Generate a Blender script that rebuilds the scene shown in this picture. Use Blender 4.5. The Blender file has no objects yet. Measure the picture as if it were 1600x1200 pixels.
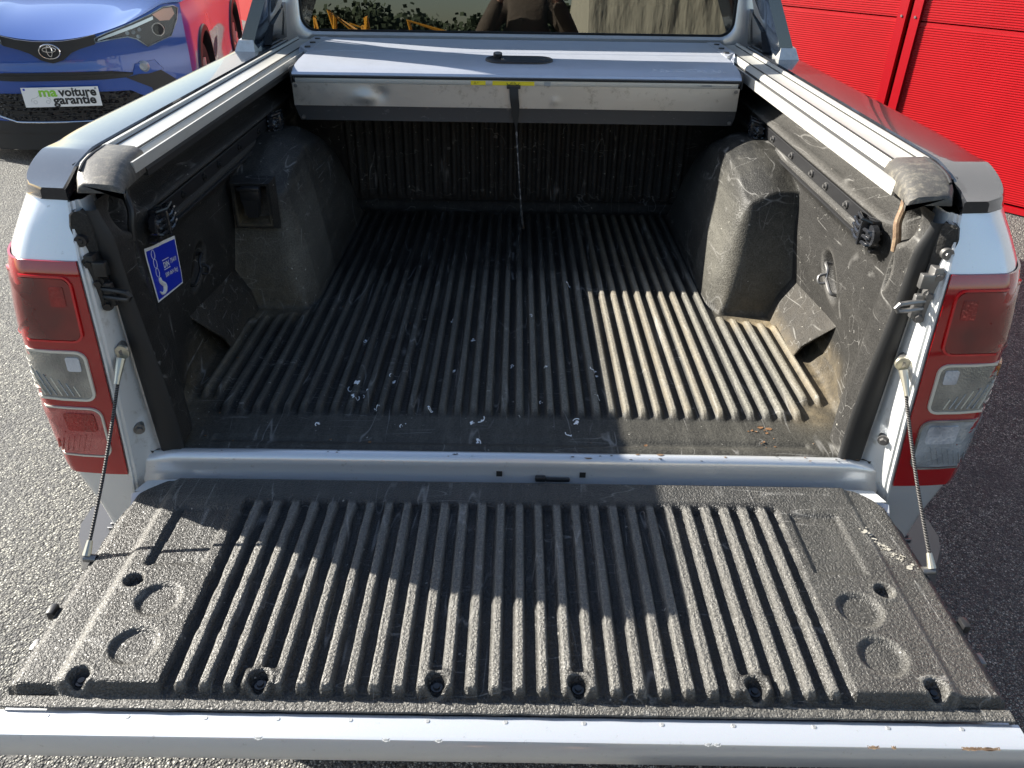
import bpy, bmesh, math, random
from mathutils import Vector, Matrix, noise as mn
R = math.radians
random.seed(4)
S = bpy.context.scene
COL = S.collection
G = -0.74                                   # ground level (bed floor is z = 0)

# ------------------------------------------------------------------ camera
cam = bpy.data.objects.new('camera', bpy.data.cameras.new('camera'))
COL.objects.link(cam)
cam.data.sensor_width = 36.0
cam.data.lens = 36.0 * 1203.18 / 1600.0
cam.data.clip_start = 0.01
cam.data.clip_end = 600
pit, rol = R(31.5423), R(0.8592)
f = Vector((0, math.cos(pit), -math.sin(pit)))
r0 = Vector((1, 0, 0)); u0 = r0.cross(f)
r = r0 * math.cos(rol) + u0 * math.sin(rol)
u = -r0 * math.sin(rol) + u0 * math.cos(rol)
M = Matrix((r, u, -f)).transposed().to_4x4()
M.translation = Vector((0, -1.2504, 0.9335))
cam.matrix_world = M
S.camera = cam

# ------------------------------------------------------------------ light
LD = Vector((1.67, -0.68, -1.0)).normalized()
sun = bpy.data.objects.new('sun', bpy.data.lights.new('sun', 'SUN'))
COL.objects.link(sun)
sun.data.energy = 5.0
sun.data.angle = R(0.55)
sun.data.color = (1.0, 0.95, 0.86)
sun.rotation_euler = LD.to_track_quat('-Z', 'Y').to_euler()
W = bpy.data.worlds.new('World'); S.world = W; W.use_nodes = True
wn = W.node_tree.nodes; wl = W.node_tree.links
sky = wn.new('ShaderNodeTexSky'); sky.sky_type = 'NISHITA'; sky.sun_disc = False
sky.sun_elevation = math.asin(-LD.z)
sky.sun_rotation = math.atan2(-LD.x, -LD.y)
bg = wn['Background']; bg.inputs['Strength'].default_value = 0.064
wl.new(sky.outputs[0], bg.inputs['Color'])
S.view_settings.view_transform = 'Standard'
S.view_settings.look = 'None'
S.view_settings.exposure = 1.72
S.view_settings.gamma = 1.0
S.view_settings.use_curve_mapping = False

# ------------------------------------------------------------------ materials
def mat(name, col=(.5, .5, .5), rough=.5, metal=0., coat=0., coat_rough=.03, spec=.5):
    m = bpy.data.materials.new(name); m.use_nodes = True
    b = m.node_tree.nodes['Principled BSDF']
    b.inputs['Base Color'].default_value = (*col, 1)
    b.inputs['Roughness'].default_value = rough
    b.inputs['Metallic'].default_value = metal
    b.inputs['Coat Weight'].default_value = coat
    b.inputs['Coat Roughness'].default_value = coat_rough
    b.inputs['Specular IOR Level'].default_value = spec
    return m
def nt(m): return m.node_tree.nodes, m.node_tree.links, m.node_tree.nodes['Principled BSDF']
def tex(m, kind, scale, detail=4, rough=.6, stretch=None, **kw):
    n, l, b = nt(m)
    tc = n.new('ShaderNodeTexCoord'); mp = n.new('ShaderNodeMapping')
    if stretch: mp.inputs['Scale'].default_value = stretch
    l.new(tc.outputs['Object'], mp.inputs['Vector'])
    if kind == 'noise':
        t = n.new('ShaderNodeTexNoise'); t.inputs['Detail'].default_value = detail; t.inputs['Roughness'].default_value = rough
    elif kind == 'voronoi':
        t = n.new('ShaderNodeTexVoronoi')
        for k, v in kw.items(): setattr(t, k, v)
    t.inputs['Scale'].default_value = scale
    l.new(mp.outputs[0], t.inputs['Vector'])
    return t
def ramp(m, src, stops):
    n, l, b = nt(m)
    c = n.new('ShaderNodeValToRGB'); e = c.color_ramp.elements
    while len(e) < len(stops): e.new(0.5)
    for i, (p, col) in enumerate(stops):
        e[i].position = p
        e[i].color = (*col, 1) if not isinstance(col, (int, float)) else (col, col, col, 1)
    l.new(src, c.inputs['Fac'])
    return c.outputs['Color']
def mix(m, fac, a, b_, blend='MIX'):
    n, l, b = nt(m)
    x = n.new('ShaderNodeMix'); x.data_type = 'RGBA'; x.blend_type = blend
    for sock, v in ((x.inputs['Factor'], fac), (x.inputs['A'], a), (x.inputs['B'], b_)):
        if isinstance(v, (int, float)): sock.default_value = v
        elif isinstance(v, tuple): sock.default_value = (*v, 1)
        else: l.new(v, sock)
    return x.outputs['Result']
def math_(m, op, a, b_=0.0):
    n, l, b = nt(m)
    x = n.new('ShaderNodeMath'); x.operation = op; x.use_clamp = False
    for i, v in enumerate((a, b_)):
        if isinstance(v, (int, float)): x.inputs[i].default_value = v
        else: l.new(v, x.inputs[i])
    return x.outputs[0]
def bump(m, src, strength=.3, dist=.002, prev=None):
    n, l, b = nt(m)
    x = n.new('ShaderNodeBump'); x.inputs['Strength'].default_value = strength; x.inputs['Distance'].default_value = dist
    l.new(src, x.inputs['Height'])
    if prev: l.new(prev, x.inputs['Normal'])
    l.new(x.outputs[0], b.inputs['Normal'])
    return x.outputs[0]
def attr(m, name):
    n, l, b = nt(m)
    a = n.new('ShaderNodeAttribute'); a.attribute_name = name
    return a.outputs['Fac']

def liner_mat(name, grain, gstr, base=.018, dust=(.20, .185, .145), damt=.5, sheen=(.46, .72, .22)):
    """black moulded plastic: leathery grain, dusty worn ridge tops ('wear' and 'dirt' are per-vertex masks), scuffs and flecks"""
    m = mat(name, (base,) * 3, .42)
    n, l, b = nt(m)
    big = tex(m, 'noise', 5, 5, .7); mid = tex(m, 'noise', 38, 6, .75); fine = tex(m, 'noise', 260, 4, .8)
    scr = tex(m, 'noise', 26, 8, .8, stretch=(1, .16, 1)); flk = tex(m, 'noise', 95, 2, .5)
    patches = ramp(m, big.outputs['Fac'], [(.35, .25), (.65, 1)])
    grit = ramp(m, fine.outputs['Fac'], [(.38, .35), (.66, 1)])
    wear_shade = attr(m, 'wear_shade'); dirt = attr(m, 'dirt')
    d1 = math_(m, 'MULTIPLY', math_(m, 'MULTIPLY', patches, grit), damt)
    w1 = math_(m, 'MULTIPLY', wear_shade, math_(m, 'MULTIPLY', grit, .8))
    streak = ramp(m, scr.outputs['Fac'], [(.46, .0), (.70, .7)])
    tot = math_(m, 'ADD', math_(m, 'ADD', math_(m, 'MULTIPLY', d1, .30), w1), math_(m, 'MULTIPLY', streak, .10))
    x = n.new('ShaderNodeClamp'); l.new(tot, x.inputs[0])
    c = mix(m, x.outputs[0], (base, base * .99, base * 1.02), dust)
    c = mix(m, math_(m, 'MULTIPLY', dirt, ramp(m, mid.outputs['Fac'], [(.30, .25), (.62, 1)])), c, (.27, .215, .135))
    c = mix(m, ramp(m, flk.outputs['Fac'], [(.735, 0), (.76, .55)]), c, (.45, .43, .38))
    for k_, (st_, rt_, sc_) in enumerate((((1, .12, .12), (.6, .3, .9), 16), ((.14, 1, 1), (.2, .9, .4), 22), ((1, .08, 1), (0, 0, .12), 14))):
        s_ = tex(m, 'noise', sc_, 2, .4, stretch=st_)      # fine drag scratches: thin contour lines of a stretched noise
        s_.inputs['Vector'].links[0].from_node.inputs['Rotation'].default_value = rt_
        mk_ = tex(m, 'noise', 7 + k_ * 2, 3, .6)
        ln_ = ramp(m, s_.outputs['Fac'], [(.492, 0), (.5, 1), (.508, 0)])
        c = mix(m, math_(m, 'MULTIPLY', ln_, ramp(m, mk_.outputs['Fac'], [(.50, 0), (.62, .40)])), c, (.36, .35, .33))
    l.new(c, b.inputs['Base Color'])
    l.new(ramp(m, tot, [(0, sheen[0]), (.5, sheen[1])]), b.inputs['Roughness']); b.inputs['Specular IOR Level'].default_value = sheen[2]
    g = tex(m, 'noise', grain, 2, .5); g.inputs['Distortion'].default_value = .6
    h = bump(m, ramp(m, g.outputs['Fac'], [(.36, 0), (.62, 1)]), gstr, .0014)
    bump(m, fine.outputs['Fac'], .25, .0008, h)
    return m
LINER = liner_mat('liner_plastic', 300, .35, base=.0055, dust=(.15, .143, .13))
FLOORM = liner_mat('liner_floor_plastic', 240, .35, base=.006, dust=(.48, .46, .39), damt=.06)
TGM = liner_mat('tailgate_liner_plastic', 250, .95, base=.007, dust=(.32, .305, .27), damt=.15, sheen=(.34, .52, .48))

def paint(name, col, metal=.55, rough=.32, flake=True, dust=.0):
    m = mat(name, col, rough, metal, 1.0, .04)
    n, l, b = nt(m)
    if flake:
        t = tex(m, 'voronoi', 1400)
        l.new(mix(m, .10, col, t.outputs['Color'], 'SOFT_LIGHT'), b.inputs['Base Color'])
    s = tex(m, 'noise', 22, 8, .75)
    l.new(ramp(m, s.outputs['Fac'], [(.40, .03), (.75, .16)]), b.inputs['Coat Roughness'])
    sp = tex(m, 'noise', 55, 9, .8); pr = b.inputs['Base Color'].links[0].from_socket if b.inputs['Base Color'].links else tuple(col)
    l.new(mix(m, ramp(m, sp.outputs['Fac'], [(.60, 0), (.70, .55)]), pr, (.20, .18, .15)), b.inputs['Base Color'])
    return m
SILVER = paint('silver_metallic_paint', (.64, .66, .68))
JAMB = mat('jamb_paint', (.60, .61, .60), .38, .15, .5, .1)
def grime(m, scale, col, a=.56, b_=.72, amt=.5, base=None, stretch=None):
    n, l, b = nt(m)
    t = tex(m, 'noise', scale, 8, .75, stretch=stretch)
    src = base if base is not None else tuple(b.inputs['Base Color'].default_value)[:3]
    l.new(mix(m, ramp(m, t.outputs['Fac'], [(a, 0), (b_, amt)]), src, col), b.inputs['Base Color'])
    return m
grime(JAMB, 30, (.22, .19, .14), .54, .70, .55)
ALU = mat('brushed_aluminium', (.60, .59, .56), .42, .75)
grime(ALU, 24, (.25, .24, .21), .50, .75, .5)
n, l, b = nt(ALU); t = tex(ALU, 'noise', 90, 3, .6, stretch=(1, .03, 1)); l.new(ramp(ALU, t.outputs['Fac'], [(.3, .34), (.7, .50)]), b.inputs['Roughness'])
RAIL = mat('anodised_rail_aluminium', (.50, .49, .45), .40, .35)
grime(RAIL, 40, (.36, .33, .26), .52, .72, .5, stretch=(1, .25, 1))
LID = mat('satin_lid_aluminium', (.58, .61, .68), .36, .55)
grime(LID, 12, (.48, .51, .57), .45, .7, .5)
FRAY = mat('frayed_webbing', (.06, .06, .06), .8); grime(FRAY, 90, (.45, .43, .40), .50, .62, .9)
SKIRT = mat('dented_sheet_aluminium', (.52, .50, .46), .42, .8)
grime(SKIRT, 30, (.16, .14, .11), .55, .74, .75)
n, l, b = nt(SKIRT); t = tex(SKIRT, 'noise', 9, 3, .5); bump(SKIRT, t.outputs['Fac'], .25, .01)
DARKSKIRT = mat('scuffed_dark_plate', (.035, .036, .038), .38, .2)
grime(DARKSKIRT, 70, (.20, .20, .19), .60, .74, .6, stretch=(.4, 1, 1))
BLK = mat('black_plastic', (.016, .016, .017), .38)
RUB = mat('black_rubber', (.012, .012, .012), .6)
GLOSS = mat('gloss_black_trim', (.020, .021, .024), .20, 0, .75, .03, .15)
grime(GLOSS, 90, (.20, .19, .17), .56, .78, .30)
NAVY = mat('gloss_dark_blue_grey_trim', (.018, .026, .042), .16, .2, 1.0, .03)
CAPM = mat('textured_end_cap_plastic', (.075, .072, .066), .50)
n, l, b = nt(CAPM)
t = tex(CAPM, 'noise', 320, 3, .6); bump(CAPM, t.outputs['Fac'], .5, .001)
t2 = tex(CAPM, 'noise', 60, 7, .8)
l.new(mix(CAPM, ramp(CAPM, t2.outputs['Fac'], [(.48, 0), (.70, .6)]), (.060, .056, .050), (.26, .235, .18)), b.inputs['Base Color'])
STEEL = mat('dull_steel', (.22, .215, .21), .42, .8)
ZINC = mat('zinc_terminal', (.55, .52, .42), .35, .8)
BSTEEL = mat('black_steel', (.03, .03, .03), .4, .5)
RUST = mat('rusty_rod', (.16, .10, .06), .7, .3)
grime(RUST, 70, (.32, .24, .15), .45, .65, .8)
CABLE = mat('braided_cable', (.03, .03, .03), .5, .3)
n, l, b = nt(CABLE)
wv = n.new('ShaderNodeTexWave'); wv.inputs['Scale'].default_value = 90; wv.bands_direction = 'Z'
tc = n.new('ShaderNodeTexCoord'); l.new(tc.outputs['Object'], wv.inputs['Vector']); bump(CABLE, wv.outputs['Fac'], .8, .002)
l.new(ramp(CABLE, wv.outputs['Fac'], [(.35, (.02, .02, .02)), (.8, (.16, .15, .14))]), b.inputs['Base Color'])
REDL = mat('red_lens', (.32, .002, .003), .10, 0, 1.0, .02)
REDD = mat('dark_red_lens_field', (.17, .004, .004), .16, 0, 1.0, .02)
n, l, b = nt(REDD)
v = tex(REDD, 'noise', 9, 2, .5); l.new(mix(REDD, ramp(REDD, v.outputs['Fac'], [(.35, 0), (.7, 1)]), (.10, .002, .002), (.26, .010, .007)), b.inputs['Base Color'])
def ribbed(name, c1, c2, scale):
    m = mat(name, c1, .14, .35, 1.0, .03)
    n, l, b = nt(m)
    ch = tex(m, 'voronoi', scale, distance='CHEBYCHEV')
    ns = tex(m, 'noise', 14, 3, .5)
    c = mix(m, ramp(m, ns.outputs['Fac'], [(.35, 0), (.65, 1)]), c1, c2)
    l.new(c, b.inputs['Base Color'])
    bump(m, ch.outputs['Distance'], .5, .002)
    return m
CLEARL = ribbed('clear_grey_lens', (.16, .16, .15), (.36, .35, .31), 260)
CHROMEL = ribbed('chrome_backed_lens', (.45, .50, .54), (.22, .24, .26), 200)
PINKL = ribbed('pink_fog_lens', (.40, .06, .06), (.48, .12, .11), 260)
CHROMEFACET = ribbed('chrome_facets', (.62, .66, .72), (.30, .32, .36), 150)
REDFACET = ribbed('red_facets', (.34, .01, .01), (.14, .004, .004), 150)
AMBERF = ribbed('amber_facets', (.50, .22, .04), (.40, .16, .03), 150)
FRAME = mat('pale_lens_frame', (.60, .58, .50), .3, .2, .6)
FRAMER = mat('bright_red_lens_frame', (.50, .003, .006), .15, 0, 1.0)
CHROME = mat('chrome', (.75, .75, .76), .10, 1.0)
DARKSTEP = mat('bumper_step_plastic', (.06, .06, .062), .30, .0, .4)
YEL = mat('yellow_label', (.78, .62, .02), .5)
WHITE = mat('white_label', (.72, .72, .70), .45)
INK = mat('black_ink', (.015, .015, .015), .5)
GREYINK = mat('grey_ink', (.30, .31, .31), .5)
BLUEST = mat('blue_sticker', (.012, .03, .42), .35)
GREENINK = mat('green_ink', (.22, .50, .04), .5)
DROP = mat('dried_white_droppings', (.75, .76, .76), .7)
LEAF = mat('dead_leaf', (.17, .085, .035), .8)
SCUFF = mat('pale_scuffed_plastic', (.34, .32, .27), .7)
BLUE = mat('blue_metallic_paint', (.0, .050, .27), .28, .10, 1.0, .02)
BLUE.node_tree.nodes['Principled BSDF'].inputs['Coat IOR'].default_value = 1.5
GRILL = mat('black_grille', (.012, .012, .013), .45)
TYRE = mat('tyre_rubber', (.02, .02, .02), .7)
REDWALL = mat('red_door_steel', (.66, .003, .012), .38)
n, l, b = nt(REDWALL); t = tex(REDWALL, 'noise', 3, 5, .6)
l.new(mix(REDWALL, ramp(REDWALL, t.outputs['Fac'], [(.3, 0), (.7, 1)]), (.29, .001, .004), (.33, .002, .006)), b.inputs['Base Color'])
GREYWALL = mat('unseen_wall_grey', (.30, .31, .33), .6)
REDTRIM = mat('red_frame_steel', (.30, .0, .005), .35)
SEATM = mat('grey_seat_fabric', (.10, .105, .10), .85)
def glass(name, tint, alpha_t):
    m = bpy.data.materials.new(name); m.use_nodes = True
    n = m.node_tree.nodes; l = m.node_tree.links
    n.remove(n['Principled BSDF'])
    tr = n.new('ShaderNodeBsdfTransparent'); tr.inputs[0].default_value = (*tint, 1)
    gl = n.new('ShaderNodeBsdfGlossy'); gl.inputs['Roughness'].default_value = .0; gl.inputs['Color'].default_value = (.9, .95, .93, 1)
    fr = n.new('ShaderNodeFresnel'); fr.inputs[0].default_value = alpha_t
    mx = n.new('ShaderNodeMixShader'); l.new(fr.outputs[0], mx.inputs[0]); l.new(tr.outputs[0], mx.inputs[1]); l.new(gl.outputs[0], mx.inputs[2])
    l.new(mx.outputs[0], n['Material Output'].inputs[0])
    return m
GLASS = glass('tinted_window_glass', (.20, .23, .22), 2.1)
LAMPGLASS = glass('headlamp_glass', (.80, .84, .86), 1.35)

# asphalt: pale stones in dark binder
ASPH = mat('worn_asphalt', (.1, .1, .1), .85)
n, l, b = nt(ASPH)
v1 = tex(ASPH, 'voronoi', 150); v2 = tex(ASPH, 'voronoi', 70); v3 = tex(ASPH, 'voronoi', 150, feature='DISTANCE_TO_EDGE')
ns = tex(ASPH, 'noise', 1.3, 6, .6); nf = tex(ASPH, 'noise', 500, 3, .6)
cr = n.new('ShaderNodeSeparateColor'); l.new(v1.outputs['Color'], cr.inputs[0])
stone = ramp(ASPH, cr.outputs[0], [(0, (.12, .12, .115)), (.45, (.25, .245, .22)), (.8, (.42, .41, .35)), (1, (.62, .60, .52))])
gap = ramp(ASPH, v3.outputs['Distance'], [(.04, 0), (.22, 1)])
c = mix(ASPH, gap, (.020, .020, .020), stone)
vb = tex(ASPH, 'noise', 90, 2, .5)
c = mix(ASPH, ramp(ASPH, vb.outputs['Fac'], [(.36, .75), (.5, 0)]), c, (.03, .03, .03))
c = mix(ASPH, ramp(ASPH, ns.outputs['Fac'], [(.35, 0), (.7, .40)]), c, (.10, .10, .10))
st_ = tex(ASPH, 'noise', 5, 6, .65)
c = mix(ASPH, ramp(ASPH, st_.outputs['Fac'], [(.52, 0), (.68, .45)]), c, (.05, .05, .052))
l.new(c, b.inputs['Base Color'])
h = bump(ASPH, ramp(ASPH, v1.outputs['Distance'], [(.2, 1), (.75, 0)]), .8, .006)
h2 = bump(ASPH, ramp(ASPH, v2.outputs['Distance'], [(.0, 1), (.8, 0)]), .55, .008, h)

# ------------------------------------------------------------------ mesh helpers
def org(p):
    o = Vector((0, 0, 0))
    while p is not None:
        o += p.location; p = p.parent
    return o
LOCAL = set()
def mk(name, verts, faces, m, parent=None, smooth=True, local=False, auto=None):
    me = bpy.data.meshes.new(name)
    if parent is not None and not local:
        o = org(parent); verts = [(v[0] - o.x, v[1] - o.y, v[2] - o.z) for v in verts]
    me.from_pydata([tuple(v) for v in verts], [], faces)
    mats = m if isinstance(m, (list, tuple)) else [m]
    for x in mats: me.materials.append(x)
    if smooth:
        me.polygons.foreach_set('use_smooth', [True] * len(me.polygons))
        if auto: me.set_sharp_from_angle(angle=R(auto))
    me.update()
    ob = bpy.data.objects.new(name, me); COL.objects.link(ob)
    if parent is not None: ob.parent = parent
    return ob
def empty(name, loc, label, cat, rz=0., group=None):
    o = bpy.data.objects.new(name, None); COL.objects.link(o)
    o.location = loc; o.rotation_euler = (0, 0, rz)
    o['label'] = label; o['category'] = cat
    if group: o['group'] = group
    o.empty_display_size = .1
    return o
def tag(o, label=None, cat=None, group=None, kind=None):
    if label: o['label'] = label
    if cat: o['category'] = cat
    if group: o['group'] = group
    if kind: o['kind'] = kind
    return o
class MB:
    def __init__(s): s.v = []; s.f = []
    def add(s, v, f):
        k = len(s.v); s.v += [tuple(x) for x in v]; s.f += [tuple(i + k for i in q) for q in f]; return s
    def box(s, c, d, rot=None, bev=0.):
        bm = bmesh.new(); bmesh.ops.create_cube(bm, size=1)
        for v in bm.verts: v.co = Vector((v.co.x * d[0], v.co.y * d[1], v.co.z * d[2]))
        if bev: bmesh.ops.bevel(bm, geom=bm.edges[:], offset=bev, segments=2, affect='EDGES', profile=.5)
        if rot is not None: bmesh.ops.transform(bm, matrix=rot.to_4x4(), verts=bm.verts)
        bm.verts.ensure_lookup_table()
        s.add([(v.co + Vector(c)) for v in bm.verts], [[x.index for x in f.verts] for f in bm.faces]); bm.free(); return s
    def hexa(s, p):     # 8 corner points: bottom 4, top 4
        return s.add(p, [(0, 3, 2, 1), (4, 5, 6, 7), (0, 1, 5, 4), (1, 2, 6, 5), (2, 3, 7, 6), (3, 0, 4, 7)])
    def cyl(s, a, b_, r1, r2=None, n=16, cap=True):
        a = Vector(a); b_ = Vector(b_); r2 = r1 if r2 is None else r2
        d = (b_ - a).normalized(); x = d.orthogonal().normalized(); y = d.cross(x)
        v = []
        for p, rr in ((a, r1), (b_, r2)):
            v += [p + (x * math.cos(2 * math.pi * i / n) + y * math.sin(2 * math.pi * i / n)) * rr for i in range(n)]
        fs = [(i, (i + 1) % n, n + (i + 1) % n, n + i) for i in range(n)]
        if cap: fs += [tuple(range(n))[::-1], tuple(range(n, 2 * n))]
        return s.add(v, fs)
    def tube(s, pts, rr, n=10, flat=None):
        pts = [Vector(p) for p in pts]; v = []; fs = []
        up = None
        for i, p in enumerate(pts):
            d = (pts[min(i + 1, len(pts) - 1)] - pts[max(i - 1, 0)]).normalized()
            x = d.orthogonal().normalized() if up is None else (up - d * up.dot(d)).normalized()
            up = x; y = d.cross(x)
            q = rr[i] if isinstance(rr, (list, tuple)) else rr
            v += [p + (x * math.cos(2 * math.pi * k / n) + y * math.sin(2 * math.pi * k / n)) * q for k in range(n)]
        for i in range(len(pts) - 1):
            for k in range(n):
                fs.append((i * n + k, i * n + (k + 1) % n, (i + 1) * n + (k + 1) % n, (i + 1) * n + k))
        fs += [tuple(range(n))[::-1], tuple(range((len(pts) - 1) * n, len(pts) * n))]
        return s.add(v, fs)
    def loft(s, rings, closed=True, caps=True):
        n = len(rings[0]); v = [p for rg in rings for p in rg]; fs = []
        for i in range(len(rings) - 1):
            for k in range(n if closed else n - 1):
                fs.append((i * n + k, i * n + (k + 1) % n, (i + 1) * n + (k + 1) % n, (i + 1) * n + k))
        if caps and closed: fs += [tuple(range(n))[::-1], tuple(range((len(rings) - 1) * n, len(rings) * n))]
        return s.add(v, fs)
    def mirror(s):
        o = MB(); o.v = [(-x, y, z) for x, y, z in s.v]; o.f = [tuple(reversed(q)) for q in s.f]; return o
    def build(s, name, m, parent=None, smooth=True, auto=35, local=False):
        return mk(name, s.v, s.f, m, parent, smooth, local, auto)
def smooth_pts(pts, k=6):
    """Catmull-Rom"""
    P = [Vector(p) for p in pts]; P = [P[0] * 2 - P[1]] + P + [P[-1] * 2 - P[-2]]; out = []
    for i in range(1, len(P) - 2):
        for j in range(k):
            t = j / k
            out.append(.5 * ((2 * P[i]) + (-P[i - 1] + P[i + 1]) * t + (2 * P[i - 1] - 5 * P[i] + 4 * P[i + 1] - P[i + 2]) * t * t + (-P[i - 1] + 3 * P[i] - 3 * P[i + 1] + P[i + 2]) * t ** 3))
    out.append(P[-2]); return out
def ss(x, a, b_):
    t = (x - a) / (b_ - a); t = 0 if t < 0 else 1 if t > 1 else t
    return t * t * (3 - 2 * t)
def interp(x, tab):
    if x <= tab[0][0]: return tab[0][1]
    for (a, p), (b_, q) in zip(tab, tab[1:]):
        if x <= b_: return p + (q - p) * (x - a) / (b_ - a)
    return tab[-1][1]
def setattr_pt(ob, name, vals):
    a = ob.data.attributes.new(name, 'FLOAT', 'POINT'); a.data.foreach_set('value', vals)
def gridmesh(name, fn, us, vs, m, parent, flip=False, attrs=('wear_shade', 'dirt')):
    v = []; A = [[] for _ in attrs]
    for q in vs:
        for p in us:
            x = fn(p, q); v.append(x[:3])
            for k in range(len(attrs)): A[k].append(x[3 + k])
    nu = len(us); fs = []
    for j in range(len(vs) - 1):
        for i in range(nu - 1):
            a = j * nu + i
            fs.append((a, a + 1, a + nu + 1, a + nu) if not flip else (a, a + nu, a + nu + 1, a + 1))
    ob = mk(name, v, fs, m, parent)
    for k, nme in enumerate(attrs): setattr_pt(ob, nme, A[k])
    return ob
def lin(a, b_, n): return [a + (b_ - a) * i / (n - 1) for i in range(n)]
def text_mb(s, size, fn, extrude=.0006, bold=.0, shear=0.):
    """lettering as thin mesh; fn maps (x, y, h) of the flat text to a 3D point"""
    cu = bpy.data.curves.new('lettering', 'FONT'); cu.body = s; cu.size = size; cu.extrude = extrude; cu.offset = bold; cu.shear = shear
    cu.resolution_u = 3
    ob = bpy.data.objects.new('lettering', cu); COL.objects.link(ob)
    dg = bpy.context.evaluated_depsgraph_get()
    me = bpy.data.meshes.new_from_object(ob.evaluated_get(dg))
    b_ = MB(); b_.add([fn(v.co.x, v.co.y, v.co.z) for v in me.vertices], [tuple(p.vertices) for p in me.polygons])
    bpy.data.objects.remove(ob); bpy.data.meshes.remove(me); bpy.data.curves.remove(cu)
    return b_

# ================================================================== SETTING
def ground():
    xs = [-120, -30, -12] + lin(-6, 6, 13) + [12, 30, 120]
    v = [(x, y, G) for y in xs for x in xs]; n_ = len(xs)
    fs = [(j * n_ + i, j * n_ + i + 1, (j + 1) * n_ + i + 1, (j + 1) * n_ + i) for j in range(n_ - 1) for i in range(n_ - 1)]
    o = mk('asphalt_ground', v, fs, ASPH, None, False); o['kind'] = 'structure'
ground()

# --- red sectional doors on a building that runs diagonally past the truck
WD = Vector((-.655, .756, 0)).normalized()        # along the wall, going away
WN = Vector((-WD.y, WD.x, 0)) * 1.0               # outward (towards the truck)
if WN.dot(Vector((-1, -1, 0))) < 0: WN = -WN
WB = Vector((3.35, 3.664, G))                      # a point at the door foot
def wp(s, z, d=0.): return WB + WD * s + WN * d + Vector((0, 0, z))
def wbox(mb, s0, s1, z0, z1, d0, d1):
    mb.hexa([wp(s0, z0, d0), wp(s1, z0, d0), wp(s1, z0, d1), wp(s0, z0, d1), wp(s0, z1, d0), wp(s1, z1, d0), wp(s1, z1, d1), wp(s0, z1, d1)])
bld = empty('building', wp(4, 0, -3), 'building with two red sectional doors and unseen walls made grey against red bounce beyond the right side of the truck', 'building')
b_ = MB(); wbox(b_, -9, 14, 2.3, 4.2, -6, .02); b_.build('upper_wall', GREYWALL, bld, False)  # unseen upper wall, made grey to cut red bounce onto the ground
b_ = MB(); wbox(b_, -9, -1.705, 0, 2.3, -6, .02); b_.build('side_wall', GREYWALL, bld, False)  # unseen near wall, grey for the same weaker red bounce
b_ = MB(); wbox(b_, -1.70, 14, 0, 2.3, -6, -.25); b_.build('inner_wall', REDTRIM, bld, False)
def door(s0, s1, seams, label):
    root = empty('garage_door', wp((s0 + s1) / 2, 0), label, 'garage door')
    zs = [.06] + seams + [2.3]
    pitch = .0145
    for a, c_ in zip(zs, zs[1:]):
        prof = [(a + .004, -.012), (a + .004, .002)]
        z = a + .012
        while z < c_ - .014 - pitch:
            prof += [(z, .002), (z + pitch * .30, .005), (z + pitch * .62, .005), (z + pitch * .78, .002)]
            z += pitch
        prof += [(c_ - .006, .002), (c_ - .004, -.012)]
        m_ = MB(); m_.loft([[wp(s0, z, d) for z, d in prof], [wp(s1, z, d) for z, d in prof]], closed=False)
        m_.build('door_panel', REDWALL, root, False)
    m_ = MB(); wbox(m_, s0 + .004, s1 - .004, .012, .05, -.02, .012); m_.build('bottom_rail', REDTRIM, root, False)
    m_ = MB(); wbox(m_, s0 + .004, s1 - .004, 0.0, .012, -.02, .004); m_.build('rubber_seal', RUB, root, False)
    return root
def post(s0, s1, label, screws):
    p = empty('door_frame_post', wp((s0 + s1) / 2, 0, .03), label, 'door post')
    m_ = MB(); wbox(m_, s0, s1, 0, 2.3, -.02, .026); m_.build('post', REDTRIM, p, False)
    for z in screws:
        m_ = MB(); m_.cyl(wp((s0 + s1) / 2, z, .026), wp((s0 + s1) / 2, z, .031), .009, .007, 12); m_.build('screw', STEEL, p)
# ================================================================== TRUCK
T = empty('pickup_truck', (0, 1.5, G), 'silver pickup truck seen from behind with its tailgate folded down and ribbed black bed liner', 'pickup truck')
PF = .0337                                   # floor rib pitch
def ribs(x, P, w=.50):
    """ridge profile 0..1, ridges centred at +-(k+.5)P; flat tops, sloped flanks"""
    t = abs(((x / P) % 1.0) - .5)            # 0 at ridge centre
    return 1 - ss(t, w / 2 - .085, w / 2 + .035)
def archmask(x, y):
    ax = abs(x)
    # plan of the wheel arch: rear face at y=.655, inner face x ~ .56, front tapering
    ax -= .022 * (1 - ss(y, .655, .72))
    fx = math.sqrt(ss(ax, .536, .602))
    fy = math.sqrt(ss(y, .645, .692)) * (1 - ss(y, 1.36, 1.47))
    return fx, fy
def arch_h(y):
    return interp(y, [(.64, .315), (.70, .335), (.80, .372), (.95, .392), (1.15, .37), (1.28, .31), (1.38, .23), (1.5, .14)])
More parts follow.
